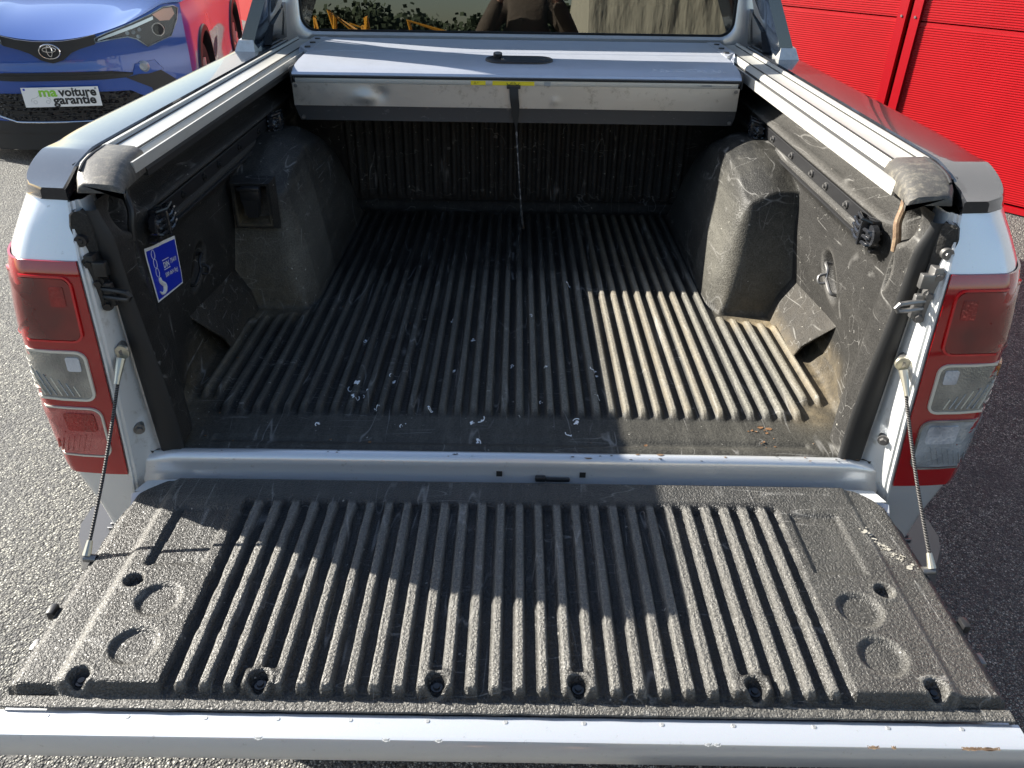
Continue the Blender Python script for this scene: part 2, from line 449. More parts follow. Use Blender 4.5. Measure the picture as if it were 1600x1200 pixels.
def floor_fn(x, y):
    ax = abs(x)
    xl = .530 if y > .62 else .692
    # rib ends
    y0 = .128 if ax < .64 else .19
    yend = 1.440 if ax < .53 else .655
    if ax >= .53: yend = .64 - (ax - .53) * .35
    e = ss(y, y0 - .006, y0 + .030) * (1 - ss(y, yend - .022, yend + .004))
    inx = ax < .6955
    rb = ribs(x, PF, .53) * e if inx else 0.0
    if not inx: rb = 0.0
    if ax > .532 and y > .62: rb = 0
    hgt = .0125 * rb
    # fillet up at side wall and front wall
    hgt += .05 * ss(ax, .706 + .012 * ss(y, .17, .3), .738 + .014 * ss(y, .17, .3)) ** 1.6
    hgt += .03 * ss(y, 1.468, 1.505)
    # shallow cross groove near the rear lip
    if ax < .615: hgt -= .006 * math.exp(-((y - .043) / .009) ** 2)
    hgt -= .012 * ss(-y, -.020, .012)
    # slightly wider water channel
    fx, fy = archmask(x, y)
    m_ = fx * fy
    h = hgt + m_ * (arch_h(y) - .045 * (1 - ss(ax, .56, .68)))
    # dirt in the corners on the sunlit side and along the arches
    dirt = 0.
    if x > 0:
        dirt = .60 * math.exp(-((y - .60) / .05) ** 2) * ss(x, .53, .60) * (1 - m_) + .5 * math.exp(-((x - .70) / .045) ** 2) * (1 - ss(y, .60, .64)) * ss(y, .10, .25)
        dirt = max(dirt, .45 * math.exp(-((x - .655) / .05) ** 2 - ((y - .16) / .05) ** 2))
        dirt += .30 * (rb > .3) * ss(x, .15, .3) * (1 - ss(x, .44, .5)) * e
    else:
        dirt = .45 * math.exp(-((y - .62) / .05) ** 2) * ss(-x, .53, .60) * (1 - m_) + .3 * math.exp(-((x + .70) / .05) ** 2) * (1 - ss(y, .6, .64))
    wear_shade = .62 * rb ** 2 * (.30 + .70 * ss(x, -.35, .35)) * (.40 + .60 * (1 - ss(y, .65, 1.05)))  # ridge dust, lowered to the left and front to paint in the bed's shade
    wear_shade += (.08 + .06 * (y < .13)) * (1 - e) * (1 - m_)
    wear_shade += .45 * fx * (1 - fx) * 4 * .5 * fy + .5 * fy * (1 - fy) * 4 * .4 * fx + .06 * m_
    if y > .9: wear_shade *= .5  # front floor darkened again: shade put into the mask
    return (x, y, h, min(wear_shade, 1), min(dirt, 1))
xs = []
x = -.756
while x < .7565:
    xs.append(x); x += .0035 if abs(x) < .70 else .0042
ys = lin(-.012, .26, 54) + lin(.266, .62, 44)[0:] + lin(.624, .72, 30) + lin(.73, 1.34, 62) + lin(1.345, 1.506, 44)
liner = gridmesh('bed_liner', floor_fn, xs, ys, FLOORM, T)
tag(liner, 'ribbed black plastic floor liner with wheel arches')

# front bulkhead liner
def front_fn(x, z):
    e = ss(z, .035, .05) * (1 - ss(abs(x), .605, .62))
    rb = ribs(x, PF, .56) * e
    return (x, 1.512 - .011 * rb + .02 * z, z, .22 * rb, .0)
xs2 = []
x = -.80
while x < .801: xs2.append(x); x += .0036
fr = gridmesh('front_liner', front_fn, xs2, lin(.0, .52, 40), LINER, T)

# side walls
def wallx(y, z):
    a = .7235 + .012 * z + .020 * (1 - ss(z, .06, .26)) * ss(y, .17, .30)
    col = 1 - ss(y, .045, .175)
    a -= col * (.064 - .022 * ss(z, .05, .45)) * (1 - .35 * ss(z, .44, .50))
    # bolt channel
    ch = ss(z, .372, .380) * (1 - ss(z, .428, .436)) * ss(y, .205, .225)
    a -= .016 * ss(z, .340, .376) * (1 - ss(z, .43, .44)) * ss(y, .15, .22)
    a += .010 * ss(z, .384, .388) * (1 - ss(z, .422, .426)) * ss(y, .215, .225)
    a += .034 * ss(z, .432, .462) * ss(y, .14, .24)
    # lashing pocket
    d = math.hypot((y - .40) / .060, (z - .225 - (y - .40) * .5) / .045)
    a += .020 * (1 - ss(d, .55, 1.0))
    # slot at the rear column
    d = max(abs(y - .070) / .014, 0) ** 2 + (abs(z - .375) / .034) ** 2
    a += .014 * (1 - ss(d, .6, 1.1))
    # cup pocket at the top of the column
    d = math.hypot((y - .085) / .060, (z - .470) / .042)
    a += .040 * (1 - ss(d, .55, 1.0))
    return a
def wall_fn(sg):
    def fn(y, z):
        a = wallx(y, z)
        eps = .012
        curv = (wallx(y, z + eps) + wallx(y, z - eps) + wallx(y + eps, z) + wallx(y - eps, z) - 4 * a)
        wear_shade = .16 + max(0, min(.5, curv * 30)) + .22 * ss(z, .43, .45) * (1 - ss(z, .46, .48))
        if sg < 0: wear_shade *= .45
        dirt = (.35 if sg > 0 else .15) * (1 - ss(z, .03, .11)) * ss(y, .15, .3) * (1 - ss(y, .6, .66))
        return (sg * a, y, z, wear_shade, dirt)
    return fn
for sg in (1, -1):
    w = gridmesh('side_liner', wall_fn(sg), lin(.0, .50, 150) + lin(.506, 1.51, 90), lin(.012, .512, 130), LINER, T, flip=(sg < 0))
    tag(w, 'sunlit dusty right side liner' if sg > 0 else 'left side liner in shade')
    # rear flange of the liner: rubber band facing the tailgate, tab over the jamb at the top
    m_ = MB()
    rings = []
    for z in lin(-.004, .498, 42):
        xi = wallx(0, z) - .001; xo = interp(z, [(0, .704), (.40, .712), (.43, .720), (.50, .728)])
        rings.append([(sg * xi, .002, z), (sg * (xi + .004), -.006, z), (sg * (xo - .006), -.009, z), (sg * xo, -.004, z), (sg * xo, .012, z)])
    m_.loft(rings, closed=False)
    fl = m_.build('liner_flange', RUB, T, auto=60)
    m_ = MB()
    tabs = [(.402, .716, .728), (.430, .712, .744), (.47, .712, .748), (.494, .716, .742), (.500, .72, .735)]
    m_.loft([[(sg * a, -.006, z), (sg * (a + .003), -.014, z), (sg * (c_ - .005), -.021, z), (sg * c_, -.016, z), (sg * (c_ - .002), .004, z)] for z, a, c_ in
             [(zz, interp(zz, [(t_[0], t_[1]) for t_ in tabs]), interp(zz, [(t_[0], t_[2]) for t_ in tabs])) for zz in lin(.402, .500, 16)]], closed=False)
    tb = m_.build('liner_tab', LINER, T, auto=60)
    setattr_pt(tb, 'wear_shade', [.25 if sg > 0 else .1] * len(tb.data.vertices)); setattr_pt(tb, 'dirt', [0.] * len(tb.data.vertices))
    # wedge box at the wall foot with an open rear mouth
    q = lambda x_, y_, z_: (sg * x_, y_, z_)
    m_ = MB()
    A0, A1 = (.708, .655, .052), (.748, .655, .120)
    D0, D1 = (.698, .388, .045), (.748, .300, .156)
    m_.add([q(*A0), q(*A1), q(*D1), q(*D0), q(.694, .655, .0), q(.684, .402, .0),
            q(.706, .398, .038), q(.746, .322, .142), q(.746, .36, .004), q(.704, .42, .004)],
           [(0, 1, 2, 3), (4, 0, 3, 5), (3, 2, 7, 6), (5, 3, 6, 9)])
    m_.add([q(.706, .398, .038), q(.746, .322, .142), q(.746, .36, .004), q(.704, .42, .004),
            q(.712, .50, .042), q(.746, .50, .12), q(.746, .50, .004), q(.712, .50, .004)],
           [(0, 1, 5, 4), (1, 2, 6, 5), (3, 0, 4, 7), (4, 5, 6, 7)])
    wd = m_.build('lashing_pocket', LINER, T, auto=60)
    if sg < 0: wd.data.flip_normals()
    setattr_pt(wd, 'wear_shade', [.22 if sg > 0 else .08] * len(wd.data.vertices)); setattr_pt(wd, 'dirt', [(.45 if sg > 0 else .15) if v.co.z + org(T).z < .03 else .05 for v in wd.data.vertices])
    bv = wd.modifiers.new('bevel', 'BEVEL'); bv.width = .009; bv.segments = 3; bv.limit_method = 'ANGLE'; bv.angle_limit = R(30)
    # lashing hook in the pocket
    m_ = MB(); xw = .727
    m_.tube([q(*p) for p in smooth_pts([(xw + .012, .425, .245), (xw - .002, .425, .247), (xw - .004, .405, .240), (xw - .006, .395, .222), (xw - .010, .375, .218), (xw - .008, .350, .205), (xw + .01, .348, .200)], 5)], .0042, 8)
    m_.tube([q(*p) for p in smooth_pts([(xw - .004, .400, .232), (xw - .022, .400, .225), (xw - .022, .392, .212), (xw - .006, .388, .214)], 4)], .0036, 8)
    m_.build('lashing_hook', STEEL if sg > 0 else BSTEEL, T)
    # channel strip with bolts
    m_ = MB()
    m_.box(q(.7185, .62, .4050), (.006, .80, .030), bev=.0015)
    m_.box(q(.7100, .60, .3735), (.012, .84, .005), bev=.001)
    st = m_.build('bolt_strip', BLK, T, False)
    for yb_ in (.37, .50, .60, .76, .93):
        k = MB(); k.cyl(q(.7155, yb_, .405), q(.7115, yb_, .405), .0085, .0085, 14); k.cyl(q(.7115, yb_, .405), q(.7065, yb_, .405), .0055, .0045, 6)
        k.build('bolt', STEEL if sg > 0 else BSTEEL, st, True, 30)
    # cleat / sliding tie-down bracket at each end of the channel
    for yb_ in (.225, 1.06):
        m_ = MB()
        for dz in (-.016, -.003, .010):
            m_.tube([q(.712, yb_ - .045, .402 + dz), q(.690, yb_ - .040, .400 + dz), q(.684, yb_, .401 + dz), q(.690, yb_ + .034, .405 + dz), q(.712, yb_ + .036, .406 + dz)], .0042, 8)
        m_.box(q(.708, yb_ - .012, .402), (.020, .030, .052), bev=.004)
        m_.box(q(.690, yb_ - .018, .402), (.022, .008, .050), bev=.003)
        m_.cyl(q(.705, yb_ - .036, .402), q(.694, yb_ - .036, .402), .021, .021, 20)
        m_.cyl(q(.694, yb_ - .036, .402), q(.690, yb_ - .036, .402), .012, .010, 16)
        m_.tube([q(.700, yb_ + .01, .425), q(.685, yb_ + .012, .432), q(.680, yb_ - .02, .430), q(.70, yb_ - .026, .424)], .004, 8)
        m_.build('tie_down_bracket', GLOSS, T)
    m_ = MB(); m_.cyl(q(.702, .192, .372), q(.724, .192, .372), .007, .010, 12)
    m_.build('plug', BLK, T)
    # square nuts/holes in the upper wall
    for yy in (.36, .95):
        m_ = MB(); m_.box(q(.751, yy, .478), (.010, .024, .020), bev=.001); m_.build('clip', BLK, T, False)
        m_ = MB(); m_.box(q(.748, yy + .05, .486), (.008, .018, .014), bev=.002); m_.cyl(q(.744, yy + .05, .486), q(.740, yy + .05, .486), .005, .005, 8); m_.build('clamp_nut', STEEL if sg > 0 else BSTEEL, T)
    # bent clamp rod at the rear end of the rail
    m_ = MB(); m_.tube([q(*p) for p in smooth_pts([(.700, .105, .520), (.698, .098, .49), (.690, .088, .465), (.692, .080, .44), (.694, .078, .415)], 5)], .0072, 10)
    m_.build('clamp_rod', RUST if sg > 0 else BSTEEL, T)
    # round tag beside the rod
    m_ = MB(); m_.box(q(.742, .155, .478), (.004, .05, .040), bev=.001); m_.cyl(q(.740, .155, .478), q(.736, .155, .478), .011, .010, 18)
    m_.build('drain_bracket', BLK, T, True)

# --- moulded niche on the left arch rear face (12 V socket) 
m_ = MB()
nx0, nx1, nz0, nz1, ny = -.712, -.616, .232, .345, .655
o_ = [(nx0, ny - .012, nz0), (nx1, ny - .012, nz0), (nx1, ny - .008, nz1), (nx0, ny - .008, nz1)]
i_ = [(nx0 + .008, ny - .012, nz0 + .008), (nx1 - .008, ny - .012, nz0 + .008), (nx1 - .008, ny - .008, nz1 - .006), (nx0 + .008, ny - .008, nz1 - .006)]
d_ = [(nx0 + .018, ny + .05, nz0 + .035), (nx1 - .018, ny + .05, nz0 + .035), (nx1 - .016, ny + .05, nz1 - .012), (nx0 + .016, ny + .05, nz1 - .012)]
base_ = [(nx0 - .010, ny + .01, nz0 - .010), (nx1 + .010, ny + .01, nz0 - .010), (nx1 + .010, ny + .02, nz1 + .012), (nx0 - .010, ny + .02, nz1 + .012)]
m_.add(base_ + o_ + i_ + d_, [(a + i, a + (i + 1) % 4, a + 4 + (i + 1) % 4, a + 4 + i) for a in (0, 4, 8) for i in range(4)] + [(12, 13, 14, 15)])
nc = m_.build('socket_niche', LINER, T, auto=50)
setattr_pt(nc, 'wear_shade', [.05] * len(nc.data.vertices)); setattr_pt(nc, 'dirt', [0.] * 8 + [.45 if i < 2 or i in (4, 5) else .0 for i in range(8)])
m_ = MB(); m_.box((-.664, ny - .010, .322), (.048, .030, .034), bev=.003); m_.hexa([(-.652, ny - .024, .262), (-.676, ny - .024, .262), (-.676, ny + .002, .262), (-.652, ny + .002, .262), (-.642, ny - .026, .308), (-.686, ny - .026, .308), (-.686, ny + .002, .308), (-.642, ny + .002, .308)])
m_.box((-.664, ny - .026, .336), (.054, .010, .008), bev=.001)
m_.build('socket_cover', BLK, T)

# --- rails along the bed sides
for sg in (1, -1):
    q = lambda x_, y_, z_: (sg * x_, y_, z_)
    def extr(prof, y0, y1, name, m, parent=T, auto=30):
        m_ = MB(); m_.loft([[q(x_, y0, z_) for x_, z_ in prof], [q(x_, y1, z_) for x_, z_ in prof]])
        o = m_.build(name, m, parent, True, auto)
        bm = bmesh.new(); bm.from_mesh(o.data); bmesh.ops.recalc_face_normals(bm, faces=bm.faces); bm.to_mesh(o.data); bm.free()
        return o
    rl = extr([(.700, .512), (.768, .512), (.768, .553), (.764, .556), (.757, .556), (.755, .551), (.750, .549), (.712, .547), (.706, .549), (.703, .547), (.700, .540)], .185, 1.64, 'side_rail', RAIL)
    zl = (.530, .546) if sg < 0 else (.510, .532)
    extr([(.676, zl[0] - .003), (.682, zl[0] - .004), (.682, zl[1]), (.678, zl[1])], .112, 1.60, 'rail_inner_lip', RAIL, rl)
    extr([(.6825, .505), (.700, .508), (.700, .534), (.694, .534), (.6825, .5165)], .17, 1.60, 'rail_brush_strip', RUB, rl)
    extr([(.690, .5345), (.7005, .532), (.7005, .546), (.694, .541)], .18, 1.60, 'rail_bead', RAIL, rl)
    extr([(.7685, .50), (.788, .50), (.788, .541), (.7685, .541)], .10, 1.64, 'rail_seal', RUB, rl)
    extr([(.7035, .5475), (.7065, .5475), (.7065, .5500), (.7035, .5500)], .186, 1.62, 'rail_groove', INK, rl)
    extr([(.7500, .5485), (.7525, .5485), (.7525, .5510), (.7500, .5510)], .186, 1.62, 'rail_groove', INK, rl)
    extr([(.776, .541), (.779, .5445), (.781, .541)], .10, 1.64, 'rail_seal_lip', BLK, rl)
    # end cap: curved, textured, with a slot
    rings = []
    for y_, dz, xi, xo in [(.194, .0, .690, .769), (.190, .002, .688, .770), (.13, .003, .681, .768), (.085, .001, .673, .760), (.045, -.006, .664, .747), (.016, -.012, .655, .733), (.008, -.015, .653, .730), (.006, -.019, .653, .730)]:
        zt_ = .553 + dz
        lo = interp(y_, [(.0, .524), (.05, .519), (.15, .512)])
        rings.append([q(xi, y_, lo), q(xi, y_, zt_ - .022), q(xi + .006, y_, zt_ - .008), q(xi + .018, y_, zt_ - .001), q(xi + .03, y_, zt_), q(xo - .012, y_, zt_ + .002), q(xo - .004, y_, zt_ - .002), q(xo, y_, zt_ - .010), q(xo, y_, lo)])
    m_ = MB(); m_.loft(rings); cp = m_.build('rail_end_cap', CAPM, rl, True, 40)
    bm = bmesh.new(); bm.from_mesh(cp.data); bmesh.ops.recalc_face_normals(bm, faces=bm.faces); bm.to_mesh(cp.data); bm.free()
    m_ = MB(); m_.tube([q(*p) for p in smooth_pts([(.757, .185, .5555), (.752, .13, .5572), (.746, .08, .5548), (.738, .045, .550)], 5)], .0026, 6); m_.build('slot', INK, rl)
    # glossy top cap of the body side
    rings = []
    for y_ in lin(-.004, .46, 24) + [.6, 1.0, 1.4, 1.62]:
        w_ = max(0, min(1, (y_ + .0) / .46))
        xo = .787 + .119 * math.sqrt(max(0, 1 - (1 - w_) ** 2))
        xi = interp(y_, [(-.012, .741), (.10, .772), (.2, .786), (.36, .788)])
        dz = -.016 * (1 - ss(y_, -.03, .21) ) 
        bv2 = interp(y_, [(0, .006), (.18, .010), (.26, .034)])
        rings.append([q(xi, y_, .514), q(xi, y_, .547 + dz), q(xi + .003, y_, .550 + dz), q(xo - bv2, y_, .551 + dz), q(xo - bv2 * .4, y_, .546 + dz), q(xo - .001, y_, .533 + dz), q(xo + .002, y_, .516)])
    m_ = MB(); m_.loft(rings); bc = m_.build('bed_side_cap', GLOSS, T, True, 32)
    bm = bmesh.new(); bm.from_mesh(bc.data); bmesh.ops.recalc_face_normals(bm, faces=bm.faces); bm.to_mesh(bc.data); bm.free()

# --- body rear corner: surface parameterised by (t, z); t 0 at the jamb edge, runs round the corner and forward
def ci(z): return interp(z, [(-.40, .80), (-.16, .795), (-.065, .784), (.08, .774), (.25, .765), (.41, .759), (.52, .746)])
def co_(z): return interp(z, [(-.45, .85), (-.30, .868), (-.15, .892), (-.05, .918), (.10, .922), (.25, .916), (.42, .912), (.52, .905)])
def c0_(z): return interp(z, [(-.45, .80), (-.15, .845), (-.05, .872), (.10, .872), (.25, .866), (.40, .842), (.46, .820), (.52, .785)])
def cl_(z): return interp(z, [(-.45, .10), (.0, .11), (.30, .11), (.42, .16), (.52, .46)])
def yb0(z): return interp(z, [(-.45, .0), (-.16, -.036), (-.06, -.050), (.1, -.058), (.25, -.055), (.38, -.042), (.46, -.018), (.52, .0)])
def sc0(z): return (1.2504 + yb0(z)) / 1.2504
def csurf(t, z, off=0.):
    """t in 0..1 flat rear part, 1..2 arc, >2 forward metres"""
    def P_(t):
        s0 = sc0(z); a, o, e, L, y0 = ci(z) * s0, c0_(z) * (s0 + 1) / 2, co_(z) * (s0 + 3) / 4, cl_(z) - yb0(z) * .6, yb0(z)
        if t <= 1: return Vector((a + (o - a) * t, y0 + .006 * t * t, 0))
        if t <= 2:
            w = (t - 1) * math.pi / 2
            return Vector((o + (e - o) * math.sin(w), y0 + .006 + L * (1 - math.cos(w)), 0))
        return Vector((e, y0 + .006 + L + (t - 2), 0))
    p = P_(t)
    if off:
        a = P_(max(0, t - .02)); b__ = P_(t + .02); d = (b__ - a).normalized(); p = p + Vector((d.y, -d.x, 0)) * off
    return (p.x, p.y, .9335 - (.9335 - z) * sc0(z))
def patch(t0, t1, z0, z1, off, nt_=24, nz_=14, thick=.004):
    m_ = MB(); v = []; ts = [t0 + (t1 - t0) * i / (nt_ - 1) for i in range(nt_)]
    rings = []
    for z in lin(z0, z1, nz_):
        rings.append([csurf(t, z, off) for t in ts])
    m_.loft(rings, closed=False)
    # skirt back to the surface
    edge = [csurf(t, z0, off) for t in ts] + [csurf(t1, z, off) for z in lin(z0, z1, nz_)] + [csurf(t, z1, off) for t in reversed(ts)] + [csurf(t0, z, off) for z in lin(z1, z0, nz_)]
    edge2 = [csurf(t, z0, off - thick) for t in ts] + [csurf(t1, z, off - thick) for z in lin(z0, z1, nz_)] + [csurf(t, z1, off - thick) for t in reversed(ts)] + [csurf(t0, z, off - thick) for z in lin(z1, z0, nz_)]
    m_.loft([edge, edge2], closed=False)
    return m_
def rpatch(t0, t1, z0, z1, off, rad=.02, ring=None, thick=.004, shear=0.):
    """rounded-rectangle patch on the corner surface; ring = (width) makes a frame"""
    def outl(a0, a1, b0, b1, rr, n_=6):
        st = a1 - a0; rt = rr / .10 * .9
        rt = min(rt, st * .45); rz = min(rr, (b1 - b0) * .45); o = []
        for cx_, cz_, s_ in ((a1 - rt, b1 - rz, 0), (a0 + rt, b1 - rz, 1), (a0 + rt, b0 + rz, 2), (a1 - rt, b0 + rz, 3)):
            for k in range(n_):
                w = (s_ + k / (n_ - 1)) * math.pi / 2
                o.append((cx_ + math.cos(w) * rt, cz_ + math.sin(w) * rz))
        # densify
        oo = []
        for i in range(len(o)):
            a = o[i]; b__ = o[(i + 1) % len(o)]
            for k in range(3): oo.append((a[0] + (b__[0] - a[0]) * k / 3, a[1] + (b__[1] - a[1]) * k / 3))
        return oo
    O = outl(t0, t1, z0, z1, rad)
    m_ = MB()
    c = ((t0 + t1) / 2, (z0 + z1) / 2)
    P_ = lambda tz, of: csurf(tz[0] + shear * (tz[1] - c[1]), tz[1], of)
    if ring:
        I = outl(t0 + ring * 9, t1 - ring * 9, z0 + ring, z1 - ring, max(.003, rad - ring))
        m_.loft([[P_(p, off - thick) for p in O], [P_(p, off) for p in O], [P_(p, off) for p in I], [P_(p, off - thick) for p in I]], closed=True, caps=False)
    else:
        rings = [[P_(p, off - thick) for p in O], [P_(p, off) for p in O]]
        for k in (.8, .6, .4, .2, .02): rings.append([P_((c[0] + (p[0] - c[0]) * k, c[1] + (p[1] - c[1]) * k), off) for p in O])
        m_.loft(rings, closed=True, caps=False)
    for i in range(len(m_.f)): pass
    return m_
for sg in (1, -1):
    fin = (lambda m_: m_) if sg > 0 else (lambda m_: m_.mirror())
    q = lambda x_, y_, z_: (sg * x_, y_, z_)
    ts = lin(0, 1, 6) + lin(1.08, 2, 12) + [2.1, 2.4, 2.8, 3.3, 3.5]
    m_ = MB(); m_.loft([[csurf(t, z) for t in ts] for z in lin(-.45, .515, 60)], closed=False)
    fin(m_).build('rear_quarter_panel', SILVER, T, True, 50)
    # painted door-jamb face between liner and lamp: stepped section
    m_ = MB(); rings = []
    for z in lin(-.082, .512, 50):
        a = interp(z, [(-.08, .738), (0, .702), (.40, .708), (.512, .726)]); zo = .9335 - (.9335 - z) / sc0(z); cc = ci(zo) * sc0(zo); yb = yb0(zo)
        rings.append([(a, .05, z), (a + .001, .012, z), (a + .004, .006, z), (a + .008, .006, z), (a + .011, .004, z), (cc - .013, yb + .012, z), (cc - .010, yb + .004, z), (cc - .006, yb + .002, z), (cc - .005, yb - .003, z), (cc - .0015, yb - .004, z), (cc + .001, yb + .008, z)])
    m_.loft(rings, closed=False)
    jb = fin(m_).build('tailgate_jamb', JAMB, T, True, 40)
    # lamp
    tl = fin(patch(.02, 2.12, -.062, .405, .006, 40, 30)).build('tail_light', REDL, T, True, 50)
    tag(tl, 'right tail light in full sun' if sg > 0 else 'left tail light with pink lower lens')
    fin(rpatch(.22, 1.55, .250, .372, .0085, .018)).build('stop_lens', REDD, tl)
    fin(rpatch(.18, 1.58, .245, .378, .0095, .020, ring=.004)).build('stop_lens_frame', FRAMER, tl)
    fin(rpatch(.26, 1.66, .122, .222, .0085, .016)).build('indicator_lens', CLEARL, tl)
    fin(rpatch(.22, 1.70, .117, .227, .0098, .019, ring=.005)).build('indicator_frame', FRAME, tl)
    low = fin(rpatch(.24, 1.62, -.012, .096, .0085, .018)).build('lower_lens', CHROMEL if sg > 0 else PINKL, tl)
    fin(rpatch(.20, 1.66, -.017, .101, .0098, .021, ring=.0035)).build('lower_lens_frame', FRAME if sg < 0 else CLEARL, tl)
    fin(rpatch(.34, .60, .318, .358, .0095, .004)).build('bulb_window', REDFACET, tl)
    fin(rpatch(.34, .56, .184, .214, .0100, .004)).build('bulb_reflector', CHROMEFACET, tl)
    fin(rpatch(.34, .86, .046, .088, .0100, .006)).build('lower_reflector', CHROMEFACET if sg > 0 else REDFACET, tl)
    if sg > 0: fin(rpatch(1.30, 1.56, .188, .214, .0100, .005)).build('amber_window', AMBERF, tl)
    for z_, t_ in [(zz_, tt_) for zz_ in (.135, .150, .165, .180, .195) for tt_ in (1.18,)]:
        fin(rpatch(t_, 1.60, z_, z_ + .0018, .0089, .001)).build('lens_rib', CLEARL if (sg > 0 or z_ > .1) else PINKL, tl)
    for k_ in range(7):        # diagonal reflector facets
        a_ = .50 + k_ * .105
        fin(rpatch(a_, a_ + .018, .128, .150 + k_ * .006, .0096, .002, shear=3.)).build('reflector_facet', FRAME if k_ % 3 == 0 else CHROMEL, tl)
        fin(rpatch(a_ + .04, a_ + .058, -.006, .040 - k_ * .003, .0096, .002, shear=-3.5)).build('reflector_facet', CHROMEL if sg > 0 else PINKL, tl)
    # cable pin, striker
    def q2(x_, y_, z_): return (sg * x_ * .972, y_ - .030, .9335 - (.9335 - z_) * .972)
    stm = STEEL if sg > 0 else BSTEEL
    for nm, zz, xx in (('cable_bolt', .224, .729), ('jamb_bolt', .045, .740)):
        m_ = MB(); m_.cyl(q2(xx + .012, .018, zz), q2(xx, -.003, zz), .0105, .0105, 16); m_.cyl(q2(xx, -.003, zz), q2(xx - .003, -.009, zz), .007, .0062, 6); m_.build(nm, STEEL, jb, True, 30)
    m_ = MB()   # striker plate
    m_.box(q2(.742, .010, .362), (.016, .030, .10), bev=.002)
    m_.box(q2(.732, .004, .338), (.030, .012, .045), bev=.003)
    m_.box(q2(.724, -.004, .390), (.022, .014, .026), bev=.002)
    m_.tube([q2(.738, -.000, .350), q2(.700, -.010, .350), q2(.684, -.014, .349), q2(.680, -.014, .342), q2(.684, -.014, .336), q2(.700, -.010, .335), q2(.738, -.000, .335)], .0044, 8)
    st = m_.build('striker', stm, T, True, 40)
    for zz, xx in ((.398, .745), (.362, .738), (.318, .732)):
        k = MB(); k.cyl(q2(xx + .006, .014, zz), q2(xx, -.003, zz), .0105, .0105, 14); k.cyl(q2(xx, -.003, zz), q2(xx - .003, -.010, zz), .0065, .006, 6); k.build('bolt', stm, st, True, 30)
    k = MB(); k.cyl(q(.732, -.016, .450), q(.731, -.026, .450), .011, .010, 14); k.cyl(q(.731, -.026, .45), q(.731, -.029, .45), .005, .004, 8); k.build('tab_screw', BLK if sg < 0 else STEEL, jb, True, 30)
    # cable
    zt_ = -.045
    top = Vector(q2(.727, -.008, .224)); bot = Vector(q(.742, -.262, -.040))
    path = [top.lerp(bot, t_) + Vector((0, 0, -.012 * math.sin(math.pi * t_))) for t_ in lin(.10, .92, 14)]
    m_ = MB(); m_.tube(path, .0032, 8); cb = m_.build('tailgate_cable', CABLE, T)
    m_ = MB(); m_.tube([top.lerp(bot, t_) for t_ in (.03, .06, .12, .16)], [.0085, .0075, .0055, .0048], 10); m_.cyl(top + Vector((0, .005, 0)), top - Vector((0, .001, 0)), .013, .013, 16); m_.build('cable_eye', ZINC, cb)
    m_ = MB(); m_.cyl(q(.726, -.262, -.047), q(.747, -.262, -.045), .0075, .0075, 14); m_.build('cable_pin', STEEL, cb)
    m_ = MB(); m_.tube([path[-1], bot.lerp(path[-1], .5), bot], [.0048, .0062, .0075], 10); m_.build('cable_terminal', ZINC, cb)

# --- rear sill
m_ = MB(); rings = []
for x_ in [-.745, -.742, -.735, -.72, -.70, -.68, -.5, -.25, 0, .25, .5, .68, .70, .72, .735, .742, .745]:
    e = ss(abs(x_), .66, .745); dz = -.010 * e
    rings.append([(x_, .02, -.014), (x_, .004, .002 + dz), (x_, -.004, .006 + dz), (x_, -.012, .005 + dz), (x_, -.018, .000 + dz), (x_, -.021, -.008 + dz * .5), (x_, -.022, -.018), (x_, -.020, -.046), (x_, -.024, -.056), (x_, -.024, -.075), (x_, .02, -.075)])
m_.loft(rings); sl = m_.build('rear_sill', SILVER, T, True, 40)
bm = bmesh.new(); bm.from_mesh(sl.data); bmesh.ops.recalc_face_normals(bm, faces=bm.faces); bm.to_mesh(sl.data); bm.free()
for x_ in (-.023, .145):
    m_ = MB(); m_.box((x_, -.0225, -.033), (.012, .002, .012)); m_.build('sill_slot', INK, sl, False)
m_ = MB(); m_.box((.060, -.027, -.040), (.022, .010, .012), bev=.003); m_.box((.095, -.026, -.043), (.05, .008, .008), bev=.003); m_.build('wiring_clip', BLK, sl)
rng = random.Random(3)
for k in range(26):   # chips in the paint
    x_ = rng.uniform(-.7, .7); y_ = rng.uniform(-.017, -.003); z_ = interp(-y_, [(.003, .0062), (.012, .0055), (.0175, .001)])
    s_ = rng.uniform(.0012, .0035)
    if k in (3, 9): s_ = .006
    m_ = MB(); m_.add([(x_ + math.cos(a) * s_ * rng.uniform(.6, 1.6), y_ + math.sin(a) * s_ * .5, z_ + .0008 - (0 if y_ > -.012 else 0)) for a in lin(0, 5.4, 7)], [tuple(range(7))]); m_.build('paint_chip', RUST if k % 2 else INK, sl, False)

# --- tailgate
TG = MB()
hw = .745
prof = [(-.048, -.052), (-.042, -.060), (-.040, -.085), (-.05, -.122), (-.57, -.124), (-.584, -.121), (-.589, -.114), (-.589, -.074), (-.586, -.069), (-.581, -.0675), (-.548, -.0675), (-.543, -.085), (-.075, -.085)]
rings = []
for x_ in lin(-hw, hw, 30):
    e = ss(abs(x_), .70, .745)
    rings.append([(x_, y_ - (.03 * e if y_ > -.2 else 0), z_) for y_, z_ in prof])
TG.loft(rings)
tg = TG.build('tailgate', SILVER, T, True, 40)
bm = bmesh.new(); bm.from_mesh(tg.data); bmesh.ops.recalc_face_normals(bm, faces=bm.faces); bm.to_mesh(tg.data); bm.free()
tag(tg, 'folded down silver tailgate with scuffed black liner')
PT = .03571; ZT = -.035
def xedge(y):       # liner half width with the rounded hinge corners
    if y > -.16:
        t_ = (y + .038) / -.122
        return .640 + .098 * math.sqrt(max(0, 1 - (1 - max(0, min(1, t_))) ** 2))
    return .738
